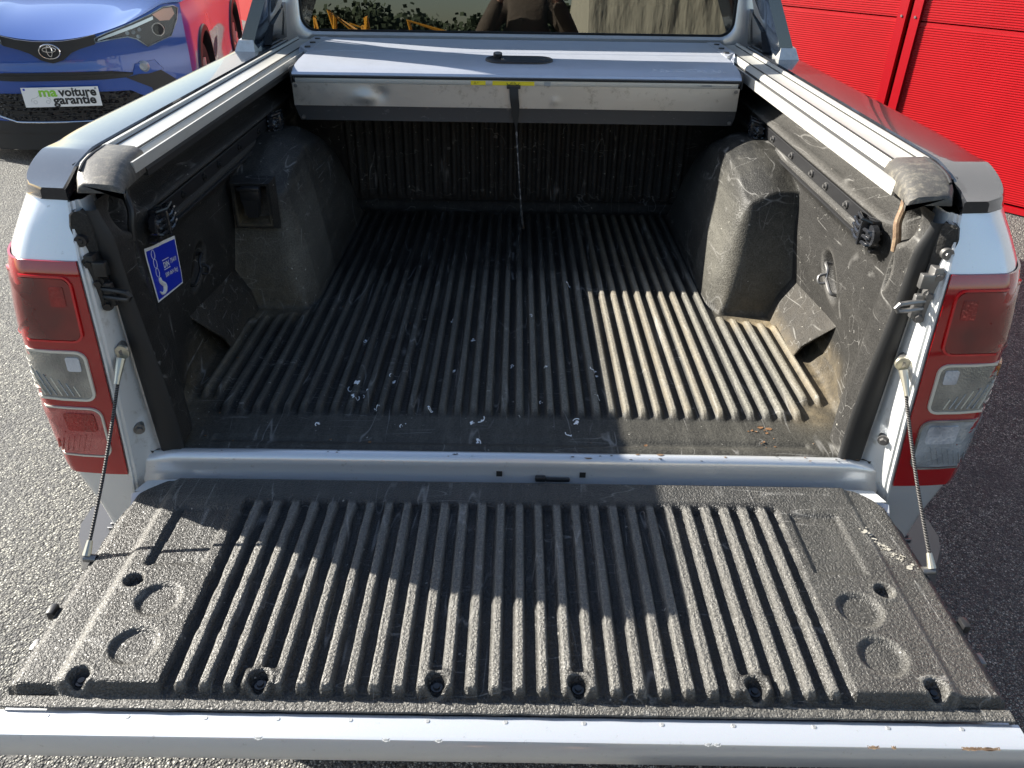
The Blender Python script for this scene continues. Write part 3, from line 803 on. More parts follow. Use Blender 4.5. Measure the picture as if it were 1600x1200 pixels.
def tg_fn(uu, y):
    w = xedge(y) + .003 * mn.noise((0, y * 40, uu))
    x_ = uu * w; ax = abs(x_); z = ZT
    e = (1 - ss(y, -.118, -.106)) * ss(y, -.530, -.521)
    cut = 1 - ss(y, -.496, -.484)
    if ax > .3: e *= 1 - cut * (1 - ss(abs(ax - .367), .022, .030))
    elif ax > .05: e *= 1 - cut * (1 - ss(abs(ax - .105), .014, .021))
    rid = 0.
    if ax < .5105:
        t_ = abs(((x_ / PT) % 1.0))                 # groove centred at integer multiples
        t_ = min(t_, 1 - t_)
        g = 1 - ss(t_, .22, .31)
        z -= .014 * g * e
        rid = (1 - g) * e
        z += .0012 * math.exp(-(((x_ / PT) % 1.0 - .5) / .05) ** 2) * e * -1
    # front roll-off
    z -= .023 * (1 - ss(y, -.532, -.518))
    # side step and outer slope
    z -= .007 * ss(ax, .655, .672)
    z -= .010 * ss(ax, .722, .733)
    if y > -.06: z -= .008 * ss(y, -.050, -.038)
    # small pressed lip behind the hinge edge
    z += .002 * ss(y, -.100, -.094) * (1 - ss(y, -.075, -.069)) * 0
    # rectangles
    if .505 < ax < .63 and -.29 < y < -.115:
        d = max(abs(ax - .575) / .046, abs(y + .205) / .078)
        z -= .006 * (1 - ss(d, .91, 1.02))
    if x_ < 0 and abs(ax - .6235) < .012:
        z -= .008 * (1 - ss(abs(ax - .6235), .0035, .0075)) * (1 - ss(abs(y + .21), .072, .078))
    wear_shade = .0
    for cx_, cy_, rr in ((.5765, -.3615, .0345), (.5765, -.4553, .0345)):
        d = math.hypot(ax - cx_, y - cy_)
        if d < .05: z -= .008 * (1 - ss(d, rr - .006, rr + .004)); wear_shade += .3 * math.exp(-((d - rr - .003) / .003) ** 2)
    for cx_, cy_ in ((.633, -.511), (.367, -.512), (.105, -.512), (.6326, -.3214)):
        d = math.hypot(ax - cx_, y - cy_)
        if d < .03: z = min(z, z - .017 * (1 - ss(d, .0105, .0165))); z += .002 * math.exp(-((d - .019) / .003) ** 2); wear_shade += .35 * math.exp(-((d - .018) / .003) ** 2)
    wear_shade += .62 * rid ** 2 + .16 * (ax > .51) + .05
    wear_shade += .35 * math.exp(-((ax - .660) / .006) ** 2)
    if y > -.10: wear_shade = .10 + .10 * (x_ > .2)
    if rid == 0 and ax < .5: wear_shade *= .3 if e > .5 else 1
    if x_ > .6: wear_shade += .55 * math.exp(-((x_ - .68 - (y + .22) * -.45) / .018) ** 2 - ((y + .215) / .03) ** 2) * (mn.noise((x_ * 160, y * 160, 3)) > -.1)
    return (x_, y, z, min(wear_shade, 1), 0.)
us = []
x_ = -1.0
while x_ < 1.0001: us.append(x_); x_ += .0048
ysg = lin(-.038, -.12, 26) + lin(-.1235, -.512, 112) + lin(-.514, -.534, 14)
tgl = gridmesh('tailgate_liner', tg_fn, us, ysg, TGM, tg, flip=True)
# liner outer lip (worn flat trim) and raw edge
m_ = MB(); rings = []
for i in range(120):
    x_ = -.738 + 1.476 * i / 119; j = .0012 * mn.noise((x_ * 25, 0, 0))
    rings.append([(x_, -.531, -.0578), (x_, -.545 + j, -.0585), (x_, -.5475 + j, -.0598), (x_, -.5475 + j, -.0640), (x_, -.531, -.0640)])
m_.loft(rings); lp = m_.build('liner_lip', TGM, tg, True, 30)
setattr_pt(lp, 'wear_shade', [.45 + .4 * mn.noise((v.co.x * 60, 0, 1)) for v in lp.data.vertices]); setattr_pt(lp, 'dirt', [0.] * len(lp.data.vertices))
scr = None
for cx_, cy_ in ((.633, -.511), (.367, -.512), (.105, -.512), (.6326, -.3214)):
    for sg in (1, -1):
        z_ = ZT - .0165 - (.001 if cy_ < -.5 else 0)
        if scr is None:
            k = MB(); k.cyl((0, 0, 0), (0, 0, .003), .0095, .009, 16); k.cyl((0, 0, .003), (0, 0, .006), .0055, .005, 12); k.cyl((0, 0, .006), (0, 0, .0062), .0028, .0028, 6)
            scr = k.build('liner_screw', GLOSS, tg, True, 30, local=True); o = scr
        else:
            o = scr.copy(); COL.objects.link(o); o.parent = tg
        o.location = Vector((sg * cx_, cy_, z_)) - org(tg)
# side notches: hinge/latch cut-outs on the edge
for sg in (1, -1):
    m_ = MB(); m_.box((sg * .744, -.378, -.052), (.012, .022, .018), bev=.003); m_.build('latch', BLK, tg)
    m_ = MB(); m_.box((sg * .743, -.438, -.064), (.012, .022, .012), bev=.002); m_.build('edge_stop', STEEL, tg)
    m_ = MB()
    m_.loft([[(sg * a, y_, z_) for a, y_, z_ in ((.66, -.040, -.0555), (.735, -.046, -.0555), (.738, -.060, -.0555), (.66, -.060, -.0555))], [(sg * a, y_, z_) for a, y_, z_ in ((.66, -.036, -.0480), (.728, -.042, -.0480), (.740, -.075, -.0480), (.66, -.075, -.0480))]])
    m_.build('hinge_corner', JAMB, tg, True, 30)
# rivet dimples along the ledge, worn/rusty edge
for k in range(13):
    x_ = -.66 + k * .11 + rng.uniform(-.008, .008)
    m_ = MB(); m_.cyl((x_, -.5565, -.0677), (x_, -.5565, -.0665), .0036, .0028, 12); m_.build('rivet', ALU, tg)
for k in range(12):
    x_ = rng.uniform(-.7, .72) if k < 6 else rng.uniform(.4, .72); ln_ = rng.uniform(.005, .018) * (2 if x_ > .55 else 1)
    m_ = MB(); m_.add([(x_ + ln_ * (t_ - .5), -.5882 + .0008 * math.sin(t_ * 9), -.0696) for t_ in lin(0, 1, 8)] + [(x_ + ln_ * (t_ - .5), -.5845 + .001 * math.cos(t_ * 13), -.0682) for t_ in lin(1, 0, 8)], [tuple(range(16))])
    m_.build('paint_wear', RUST if x_ > .5 else GREYINK, tg, False)

# --- bumper corners (steps) and the bumper between
m_ = MB(); rings = []
for x_, w in [(-1.045, .02), (-1.03, .05), (-1.0, .075), (-.95, .085), (-.90, .09), (-.5, .09), (0, .09), (.5, .09), (.90, .09), (.95, .085), (1.0, .075), (1.03, .05), (1.045, .02)]:
    yc = interp(abs(x_), [(0, .02), (.85, .03), (1.045, .17)])
    rings.append([(x_, yc - w, -.53), (x_, yc - w - .01, -.40), (x_, yc - w, -.362), (x_, yc - w + .012, -.352), (x_, yc + w + .03, -.350), (x_, yc + w + .04, -.53)])
m_.loft(rings); bp = m_.build('rear_bumper', DARKSTEP, T, True, 40)
for sg in (1, -1):
    for k in range(5):
        m_ = MB(); m_.box((sg * (.92 + .012 * 0), .115 + k * .016 + .03, -.3475), (.10, .006, .005), bev=.002); m_.build('step_tread', DARKSTEP, bp)

# --- roller cover canister
xw = .652
prof = [(1.118, .519), (1.114, .5235), (1.118, .530), (1.135, .537), (1.165, .5435), (1.21, .549), (1.27, .5525), (1.33, .554), (1.345, .5545), (1.348, .5525), (1.352, .5525), (1.355, .5545), (1.62, .5565), (1.62, .50), (1.13, .505)]
m_ = MB(); m_.loft([[(x_, y_, z_) for y_, z_ in prof] for x_ in (-xw, -xw + .004, xw - .004, xw)])
lid = m_.build('cover_lid', LID, T, True, 30)
bm = bmesh.new(); bm.from_mesh(lid.data); bmesh.ops.recalc_face_normals(bm, faces=bm.faces); bm.to_mesh(lid.data); bm.free()
tag(lid, 'rolled back aluminium tonneau cover housing')
for sg in (1, -1):
    m_ = MB(); m_.hexa([(sg * .6525, 1.33, .51), (sg * .698, 1.33, .51), (sg * .698, 1.63, .51), (sg * .6525, 1.63, .51), (sg * .6525, 1.33, .5555), (sg * .698, 1.42, .5555), (sg * .698, 1.63, .5575), (sg * .6525, 1.63, .5575)]); m_.build('housing_wing', LID, lid, False)
    m_ = MB(); m_.box((sg * .6555, 1.24, .520), (.006, .25, .045), bev=.002); m_.build('lid_end_seal', RUB, lid)
    for k, (yy, xx) in enumerate(((1.40, .668), (1.49, .672), (1.58, .676))):
        m_ = MB(); m_.cyl((sg * xx, yy, .5560), (sg * xx, yy, .5600), .010, .009, 16); m_.build('oval_plug', BLK, lid)
m_ = MB(); m_.box((0, 1.116, .5175), (1.304, .008, .005), bev=.001); m_.build('lid_seal', RUB, lid)
m_ = MB(); m_.box((0, 1.1185, .5075), (1.290, .006, .0135), bev=.001); lb = m_.build('label_rail', RAIL, T)
def dent(x_, z_): return -.006 * math.exp(-((x_ + .44) / .035) ** 2 - ((z_ - .462) / .018) ** 2) + .005 * math.exp(-((x_ + .40) / .018) ** 2 - ((z_ - .47) / .02) ** 2) - .0025 * math.exp(-((x_ - .115) / .012) ** 2 - ((z_ - .458) / .012) ** 2) + .002 * mn.noise((x_ * 6, z_ * 10, 2))
m_ = MB(); m_.loft([[(x_, 1.117 + dent(x_, z_), z_) for x_ in lin(-.655, .651, 160)] for z_ in lin(.437, .5005, 16)], closed=False)
sk = m_.build('cover_skirt', SKIRT, lid)
m_ = MB(); m_.loft([[(-.655, 1.119, .4372), (.651, 1.119, .4372)], [(-.648, 1.118, .414), (.649, 1.118, .414)], [(-.640, 1.116, .396), (.642, 1.116, .396)], [(-.640, 1.130, .394), (.642, 1.130, .394)]], closed=False)
m_.build('lower_skirt', DARKSKIRT, lid, True, 30)
m_ = MB(); m_.add([(-.655, 1.119, .50), (-.640, 1.119, .396), (-.640, 1.5, .396), (-.655, 1.5, .50), (.651, 1.119, .50), (.642, 1.119, .396), (.642, 1.5, .396), (.651, 1.5, .50)], [(0, 1, 2, 3), (7, 6, 5, 4), (1, 5, 6, 2)]); m_.build('housing_box', DARKSKIRT, lid, False)
for x_, z_ in ((-.645, .492), (.641, .492), (-.632, .404), (.635, .404)):
    m_ = MB(); m_.cyl((x_, 1.118, z_), (x_, 1.113, z_), .0055, .005, 12); m_.build('rivet', STEEL, lid)
# handle
def capsule(cx_, cy_, z_, hl, rr, n_=12):
    return [(cx_ + hl * (1 if i < n_ else -1) + rr * math.cos(-math.pi / 2 + math.pi * i / (n_ - 1) if i < n_ else math.pi / 2 + math.pi * (i - n_) / (n_ - 1)),
             cy_ + rr * .85 * math.sin(-math.pi / 2 + math.pi * i / (n_ - 1) if i < n_ else math.pi / 2 + math.pi * (i - n_) / (n_ - 1)), z_ + .085 * 0) for i in range(2 * n_)]
def tilt(p): return (p[0], p[1], p[2] + interp(p[1], [(1.165, .5435), (1.21, .549), (1.27, .5525), (1.33, .554)]) - .552)
m_ = MB(); m_.loft([[tilt(p) for p in capsule(.007, 1.235, z_, .055, rr)] for z_, rr in ((.551, .047), (.556, .047), (.5585, .044), (.5585, .040), (.556, .038), (.556, .001))], caps=False)
hd = m_.build('lid_handle', BLK, T, True, 30)
m_ = MB(); m_.loft([[tilt(p) for p in capsule(.018, 1.235, z_, .038, rr)] for z_, rr in ((.556, .030), (.560, .028), (.5605, .001))], caps=False); m_.build('handle_flap', BLK, hd, True, 30)
m_ = MB(); m_.cyl((-.058, 1.255, .556), (-.058, 1.252, .568), .0145, .0135, 20); m_.build('lock', BLK, hd, True, 30)
m_ = MB(); m_.cyl((-.058, 1.252, .5682), (-.058, 1.2518, .5695), .0095, .0090, 18); m_.build('lock_barrel', STEEL, hd, True, 30)
# labels on the rail under the lid
def lab(x0, x1, m, name='label'):
    k = MB(); k.box(((x0 + x1) / 2, 1.1152, .5070), (x1 - x0, .0006, .0115)); return k.build(name, m, lb, False)
l1 = lab(-.133, -.090, YEL); l2 = lab(-.070, .052, YEL); lab(.080, .099, GREYINK)
pm = lambda x0, z0: (lambda x_, y_, h_: (x0 + x_, 1.1147 - h_, z0 + y_))
text_mb('\u25b3 !', .009, pm(-.125, .504), .0002).build('label_print', INK, lb, False)
for s_ in (-1, 1):
    k = MB(); k.tube([(-.010 + s_ * (.012 + .006 * math.cos(a)), 1.1147, .509 - .006 * math.sin(a)) for a in lin(0, 3.1, 8)], .0008, 5); k.tube([(-.010 + s_ * .003, 1.1147, .502), (-.010 + s_ * .003, 1.1147, .511)], .0008, 5)
    k.build('label_print', INK, lb)
k = MB(); k.box((.575, 1.1147, .508), (.10, .0004, .0012)); k.box((.553, 1.1147, .5082), (.030, .0004, .0040)); k.build('label_print', GREYINK, lb, False)
def lidpt(x_, y_, h_):
    yy = 1.150 + y_
    return (.395 + x_, yy, interp(yy, [(1.118, .530), (1.135, .537), (1.165, .5435), (1.21, .549)]) + .0002 + h_)
text_mb('MountainTop Roll', .030, lidpt, .0003, .0).build('embossed_lettering', LID, lid, False)
# pull strap
m_ = MB(); m_.box((-.008, 1.112, .498), (.040, .014, .010), bev=.002); pb = m_.build('pull_strap', BLK, T)
rings = []
sp = smooth_pts([(-.008, 1.106, .498), (-.006, 1.102, .47), (-.003, 1.104, .445), (-.001, 1.108, .41), (.001, 1.11, .38), (.006, 1.112, .32), (.012, 1.110, .24), (.018, 1.112, .16), (.026, 1.14, .08), (.030, 1.20, .035)], 6)
for i, p in enumerate(sp):
    t_ = i / (len(sp) - 1); w = interp(t_, [(0, .013), (.22, .013), (.42, .004), (.5, .003), (.62, .006), (1, .007)]); a = interp(t_, [(0, 0), (.3, .1), (.55, 1.3), (1, 2.2)])
    dx = Vector((math.cos(a), math.sin(a), 0)) * w; dn = Vector((-math.sin(a), math.cos(a), 0)) * .0012
    rings.append([p - dx - dn, p + dx - dn, p + dx + dn, p - dx + dn])
kk = len(rings) // 2 - 2
m_ = MB(); m_.loft(rings[:kk + 1]); m_.build('webbing', RUB, pb, True, 30)
m_ = MB(); m_.loft(rings[kk:]); m_.build('frayed_tail', FRAY, pb, True, 30)

# --- cab
def cabbox():
    # rear panel with a window opening; window plane leans forward 4 degrees
    tl_ = math.tan(R(4.0))
    yw = lambda z: 1.668 + (z - .567) * tl_
    x0, zb, zt_ = .752, .572, .93
    def rr(hx, z0, z1, rad, n_=8):
        o = []
        for cx_, cz_, s_ in ((hx - rad, z1 - rad, 0), (-hx + rad, z1 - rad, 1), (-hx + rad, z0 + rad, 2), (hx - rad, z0 + rad, 3)):
            for k in range(n_):
                w = (s_ + k / (n_ - 1)) * math.pi / 2; o.append((cx_ + math.cos(w) * rad, cz_ + math.sin(w) * rad))
        return o
    def R3(o, off): return [(x_, yw(z) + off, z) for x_, z in o]
    a = rr(.90, .30, 1.00, .05); b__ = rr(.762, .560, .945, .055); c = rr(.752, .569, .936, .048); d = rr(.745, .576, .93, .044)
    m_ = MB(); m_.loft([R3(a, .10), R3(rr(.892, .30, .995, .05), .012), R3(rr(.80, .535, .965, .07), .006), R3(b__, -.004), R3(c, .002), R3(c, .05)], caps=False)
    cab = m_.build('cab', SILVER, T, True, 50)
    m_ = MB(); m_.loft([R3(c, .010), R3(d, .006), R3(d, .014)], caps=False); m_.build('window_gasket', RUB, cab, True, 40)
    m_ = MB(); m_.add(R3(d, .012), [tuple(range(len(d)))[::-1]]); gl = m_.build('rear_window', GLASS, cab, False)
    # roof, sides, hood simple but solid
    sec = [(-.93, .10), (-.92, .50), (-.80, .90), (-.70, .985), (0, 1.01), (.70, .985), (.80, .90), (.92, .50), (.93, .10), (.93, -.45), (-.93, -.45)]
    def ring(y_, top):
        return [(x_, y_, z if z < .45 else .45 + (z - .45) * top) for x_, z in sec]
    m_ = MB(); m_.loft([ring(1.775, 1.0), ring(2.2, 1.03), ring(2.9, .98), ring(3.30, .70), ring(3.75, .12), ring(4.7, .0), ring(4.85, -.6)], closed=True, caps=False)
    m_.build('cab_body', SILVER, cab, True, 40)
    m_ = MB(); ir = lambda y_, w_, z1_: [(-w_, y_, .15), (w_, y_, .15), (w_, y_, z1_), (-w_, y_, z1_)]
    m_.loft([ir(1.70, .86, .955), ir(2.4, .80, .975), ir(3.25, .70, .80)], closed=True, caps=False); m_.add(ir(3.25, .70, .80), [(0, 1, 2, 3)]); m_.build('dark_cab_box', BSTEEL, cab, False)  # dark box added to keep the cab black behind the glass
    # interior: seat backs and head restraints, dark floor
    for x_ in (-.42, .0, .42):
        m_ = MB(); m_.box((x_, 1.86, .55), (.27, .10, .22), bev=.035); m_.build('head_restraint', SEATM, cab)
    m_ = MB(); m_.box((0, 1.84, .30), (1.3, .14, .42), bev=.04); m_.build('rear_seat', SEATM, cab)
    for x_ in (-.40, .40):
        m_ = MB(); m_.box((x_, 2.72, .50), (.50, .14, .65), bev=.06); m_.box((x_, 2.74, .86), (.27, .09, .17), bev=.035); m_.build('front_seat', SEATM, cab)
    # side windows dark
    for sg in (1, -1):
        m_ = MB(); m_.hexa([(sg * .905, 1.95, .52), (sg * .905, 3.1, .52), (sg * .90, 3.1, .515), (sg * .90, 1.95, .515), (sg * .80, 2.05, .90), (sg * .80, 2.8, .90), (sg * .79, 2.8, .90), (sg * .79, 2.05, .90)]); m_.build('side_window', GLOSS, cab, False)
    m_ = MB(); m_.box((0, 2.6, -.30), (1.7, 4.6, .25), bev=.05); m_.build('chassis', RUB, T)
    m_ = MB(); m_.box((0, .75, -.10), (1.40, 1.45, .12), bev=.02); m_.build('bed_underside', RUB, T)
    return cab
cab = cabbox()
for sx in (-1, 1):
    for yy in (.95, 4.15):
        m_ = MB(); m_.cyl((sx * .66, yy, G + .37), (sx * .90, yy, G + .37), .37, .37, 40)
        wh = m_.build('wheel', TYRE, T, True, 40)
        m_ = MB(); m_.cyl((sx * .90, yy, G + .37), (sx * .912, yy, G + .37), .22, .19, 24); m_.build('rim', ALU, wh, True, 40)
# --- sports bar: legs with sail panels and cross hoop
for sg in (1, -1):
    q = lambda x_, y_, z_: (sg * x_, y_, z_)
    m_ = MB()
    rings = []
    for z, yr, xo, wd_, dp in ((.548, 1.345, .872, .044, .30), (.60, 1.350, .852, .042, .27), (.70, 1.358, .806, .040, .22), (.80, 1.366, .76, .04, .18), (.90, 1.376, .715, .05, .17), (.985, 1.39, .66, .08, .17)):
        rings.append([q(xo, yr, z), q(xo - wd_, yr - .004, z), q(xo - wd_ - .01, yr + .02, z), q(xo - wd_ + .004, yr + dp, z), q(xo + .004, yr + dp, z), q(xo + .006, yr + .02, z)])
    m_.loft(rings); lg = m_.build('sports_bar_leg', NAVY, T, True, 30)
    bm = bmesh.new(); bm.from_mesh(lg.data); bmesh.ops.recalc_face_normals(bm, faces=bm.faces); bm.to_mesh(lg.data); bm.free()
    m_ = MB(); m_.hexa([q(.815, 1.325, .548), q(.880, 1.325, .546), q(.884, 1.40, .548), q(.815, 1.40, .550), q(.820, 1.340, .582), q(.866, 1.340, .582), q(.868, 1.40, .584), q(.820, 1.40, .584)]); m_.build('leg_foot', ALU, lg, False)
    m_ = MB(); m_.tube([q(*p) for p in smooth_pts([(.800, 1.60, .565), (.796, 1.62, .63), (.80, 1.61, .70), (.775, 1.56, .78)], 5)], .006, 8); m_.build('brake_light_cable', RUB, lg)
    m_ = MB(); m_.hexa([q(.80, 1.46, .552), q(.845, 1.46, .552), q(.85, 1.655, .552), q(.80, 1.655, .552), q(.792, 1.49, .61), q(.83, 1.49, .61), q(.83, 1.655, .66), q(.79, 1.655, .66)]); m_.build('leg_gusset', GLOSS, lg, False)
m_ = MB(); m_.loft([[(x_, 1.385, .965 + dz), (x_, 1.40, 1.0 + dz), (x_, 1.54, 1.01 + dz), (x_, 1.56, .985 + dz), (x_, 1.54, .96 + dz), (x_, 1.40, .95 + dz)] for x_, dz in ((-.66, -.01), (-.4, .01), (0, .02), (.4, .01), (.66, -.01))])
hb = m_.build('sports_bar_hoop', NAVY, T, True, 40)

# --- blue sticker on the left wall
sc = [(-.7265, .176, .357), (-.7275, .309, .332), (-.727, .299, .236), (-.7255, .181, .246)]
sc = [(-.7255, .168, .3605), (-.7255, .313, .3335), (-.7255, .302, .2285), (-.7255, .172, .2425)]
def stk(a, b__, off=0.):       # a along top edge 0..1, b down
    p = [Vector(x) for x in sc]
    v = (p[0] * (1 - a) + p[1] * a) * (1 - b__) + (p[3] * (1 - a) + p[2] * a) * b__
    return (-wallx(v.y, v.z) + .0012 + off, v.y, v.z)
def stq(a0, a1, b0, b1, off, name, m, par, n_=12):
    k = MB(); k.loft([[stk(a, b__, off) for a in lin(a0, a1, n_)] for b__ in lin(b0, b1, n_)], closed=False); return k.build(name, m, par)
st = stq(0, 1, 0, 1, 0, 'lashing_sticker', WHITE, T)
tag(st, 'blue and white load lashing sticker reading DIN 75410')
stq(.035, .97, .06, .965, .0006, 'sticker_field', BLUEST, st)
sm = lambda a0, b0, sx, sy: (lambda x_, y_, h_: stk(a0 + x_ * sx, b0 - y_ * sy, .0012 + h_))
text_mb('DIN', 1, sm(.44, .49, .11, .15), .0001, .02).build('sticker_print', WHITE, st, False)
text_mb('75410', 1, sm(.68, .47, .085, .13), .0001).build('sticker_print', WHITE, st, False)
text_mb('500 daN (kg)', 1, sm(.43, .67, .085, .12), .0001).build('sticker_print', WHITE, st, False)
stq(.43, .65, .335, .350, .0012, 'sticker_print', WHITE, st, 4); stq(.43, .65, .515, .53, .0012, 'sticker_print', WHITE, st, 4)
k = MB()
for c in (.16, .33, .50):
    k.tube([stk(.21 + .05 * math.cos(a), c + .085 * math.sin(a), .001) for a in lin(0, 2 * math.pi, 20)], .0007, 5)
k.build('sticker_print', WHITE, st)
k = MB(); hk = smooth_pts([stk(.21, .60, .0012), stk(.22, .68, .0012), stk(.30, .76, .0012), stk(.29, .86, .0012), stk(.20, .90, .0012), stk(.13, .84, .0012)], 5)
k.tube(hk, [interp(i / (len(hk) - 1), [(0, .004), (.5, .006), (1, .0015)]) for i in range(len(hk))], 6); k.build('sticker_print', WHITE, st)

# --- dried droppings, flecks and leaf crumbs on the liner
rng = random.Random(11)
def splat(name, cx_, cy_, s_, m, par=T, zf=None, n_=9, streak=0.):
    k = MB(); a0 = rng.uniform(0, 6)
    pts = []
    for i in range(n_ * 2):
        a = a0 + i * math.pi / n_; rr = s_ * rng.uniform(.35, 1.15)
        x_, y_ = cx_ + math.cos(a) * rr * .8, cy_ + math.sin(a) * rr * (1 + streak)
        pts.append((x_, y_, (zf or (lambda a_, b2: floor_fn(a_, b2)[2]))(x_, y_) + .0012))
    zc = (zf or (lambda a_, b2: floor_fn(a_, b2)[2]))(cx_, cy_) + .0022
    k.add([(cx_, cy_, zc)] + pts, [(0, i + 1, (i + 1) % (2 * n_) + 1) for i in range(2 * n_)])
    return k.build(name, m, par)
marks = [(-.071, .117, .013), (-.071, .05, .006), (-.374, .461, .006), (-.291, .155, .006), (.145, .112, .009), (.121, .075, .006), (.197, .326, .008), (.164, .819, .006), (-.001, .35, .006), (-.103, .486, .006), (-.275, .276, .006), (.079, .331, .005), (-.37, .235, .012), (-.35, .19, .009), (-.33, .21, .006), (-.14, .33, .006), (.05, .60, .004), (-.16, .58, .004), (.19, .205, .004), (-.18, .155, .006), (-.41, .10, .006), (-.23, .093, .005), (.065, .19, .004)]
dr = MB()
for cx_, cy_, s_ in marks:
    for j in range(3):
        a0 = rng.uniform(0, 6); px_ = cx_ + rng.gauss(0, s_ * .5); py_ = cy_ + rng.gauss(0, s_ * .9); n_ = 8; rs = s_ * rng.uniform(.25, .7)
        if j == 2:      # a thin curved streak
            a1 = rng.uniform(0, 6); tp = []
            for i in range(7):
                a = a1 + i * .35; xx, yy = px_ + math.cos(a) * s_ * .9, py_ + math.sin(a) * s_ * 1.2; tp.append((xx, yy, floor_fn(xx, yy)[2] + .0006))
            dr.tube(tp, .0011, 5)
        else:
            pts = []
            for i in range(n_ * 2):
                a = a0 + i * math.pi / n_; rr = rs * rng.uniform(.3, 1.2); xx, yy = px_ + math.cos(a) * rr, py_ + math.sin(a) * rr * 1.2
                pts.append((xx, yy, floor_fn(xx, yy)[2] + .0008))
            dr.add([(px_, py_, floor_fn(px_, py_)[2] + .0016)] + pts, [(0, i + 1, (i + 1) % (2 * n_) + 1) for i in range(2 * n_)])
dr.build('dried_droppings', DROP, T)['kind'] = 'stuff'
lf = MB()
for k in range(34):
    if k < 13: cx_, cy_ = rng.gauss(.520, .014 if k < 8 else .05), rng.gauss(.094, .007) if k < 8 else rng.gauss(.050, .006)
    else: cx_, cy_ = rng.uniform(-.66, .66), rng.choice((rng.gauss(.043, .006), rng.uniform(.05, 1.3)))
    z_ = floor_fn(cx_, cy_)[2]; s_ = rng.uniform(.0015, .0045) * (1.6 if k < 4 else 1)
    lf.add([(cx_ + math.cos(a) * s_ * rng.uniform(.5, 1.4), cy_ + math.sin(a) * s_ * rng.uniform(.4, 1), z_ + rng.uniform(.0006, .003)) for a in lin(0, 5.2, 6)], [tuple(range(6))])
lf.build('leaf_crumbs', LEAF, T, False)['kind'] = 'stuff'
sf = MB()
for k in range(46):
    t_ = rng.random(); cx_ = .655 + .055 * t_ + rng.gauss(0, .006); cy_ = -.170 - .085 * t_ + rng.gauss(0, .006); s_ = rng.uniform(.001, .0045)
    uu = cx_ / xedge(cy_); z_ = tg_fn(uu, cy_)[2]
    sf.add([(cx_ + math.cos(a) * s_ * rng.uniform(.5, 1.7), cy_ + math.sin(a) * s_ * rng.uniform(.4, 1.2), z_ + .0012) for a in lin(0, 5.4, 7)], [tuple(range(7))])
sf.build('scraped_plastic', SCUFF, tg, False)['kind'] = 'stuff'
#@@REST
# ================================================================== RED DOORS
door(-1.70, 1.003, [1.083, 1.66], 'nearer red ribbed sectional door right of the twin frame posts')
door(1.163, 5.6, [1.093, 1.67], 'farther red ribbed sectional door directly behind the truck')
post(1.005, 1.064, 'nearer of the two red frame posts between the ribbed doors', (1.105, 1.9))
post(1.098, 1.158, 'farther of the two red frame posts between the ribbed doors', (1.105, 1.9))
m_ = MB(); wbox(m_, 5.6, 9.8, 0, 2.3, -.2, .0); m_.build('wall_panel', REDWALL, bld, False)

# ================================================================== BLUE CAR
PSI = R(12)
CZ = .10
CO = Vector((-3.33, 4.65, G))
C = empty('blue_car', CO, 'glossy blue crossover car parked nose first beyond the left side of the truck', 'car', PSI)
def csf(u_): return .30 * (abs(u_) / .88) ** 2.3
def wh_(u_): return min(.945 + .36 * u_ * u_, 1.155)
def cadd(m_, name, m, par=C, auto=35, smooth=True): m_.v = [(a, b2, c2 - CZ) for a, b2, c2 in m_.v]; return m_.build(name, m, par, smooth, auto, local=True)
# front fascia
us_ = lin(-.88, .88, 61)
def front(u_, t_):
    z = .20 + (wh_(u_) - .20) * t_
    y = csf(u_) + .012 * math.sin(max(0, (z - .74)) * 16) * (z > .74) * (z < .93) - .030 * ss(z, .66, .70) * (1 - ss(z, .76, .84)) * 0
    y += .10 * (1 - ss(z, .20, .36)) + .02 * ss(t_, .93, 1.0)
    return (u_, y, z)
m_ = MB(); m_.loft([[front(u_, t_) for u_ in us_] for t_ in lin(0, 1, 40)], closed=False)
body = cadd(m_, 'front_bumper', BLUE)
# hood
def hood(u_, t_):
    zb = 1.135 - .02 * (u_ / .8) ** 2
    w0 = wh_(u_)
    y = csf(u_) + .02 + (1.12 - csf(u_)) * t_
    z = w0 + (zb - w0) * (1 - (1 - t_) ** 1.9) + .012 * math.exp(-((abs(u_) - .52) / .10) ** 2) * ss(t_, .05, .35)
    return (u_ * (1 - .03 * t_), y, z + .004)
m_ = MB(); m_.loft([[hood(u_, t_) for u_ in lin(-.86, .86, 61)] for t_ in lin(0, 1, 34)], closed=False); m_.f = [tuple(reversed(q)) for q in m_.f]
cadd(m_, 'hood', BLUE)
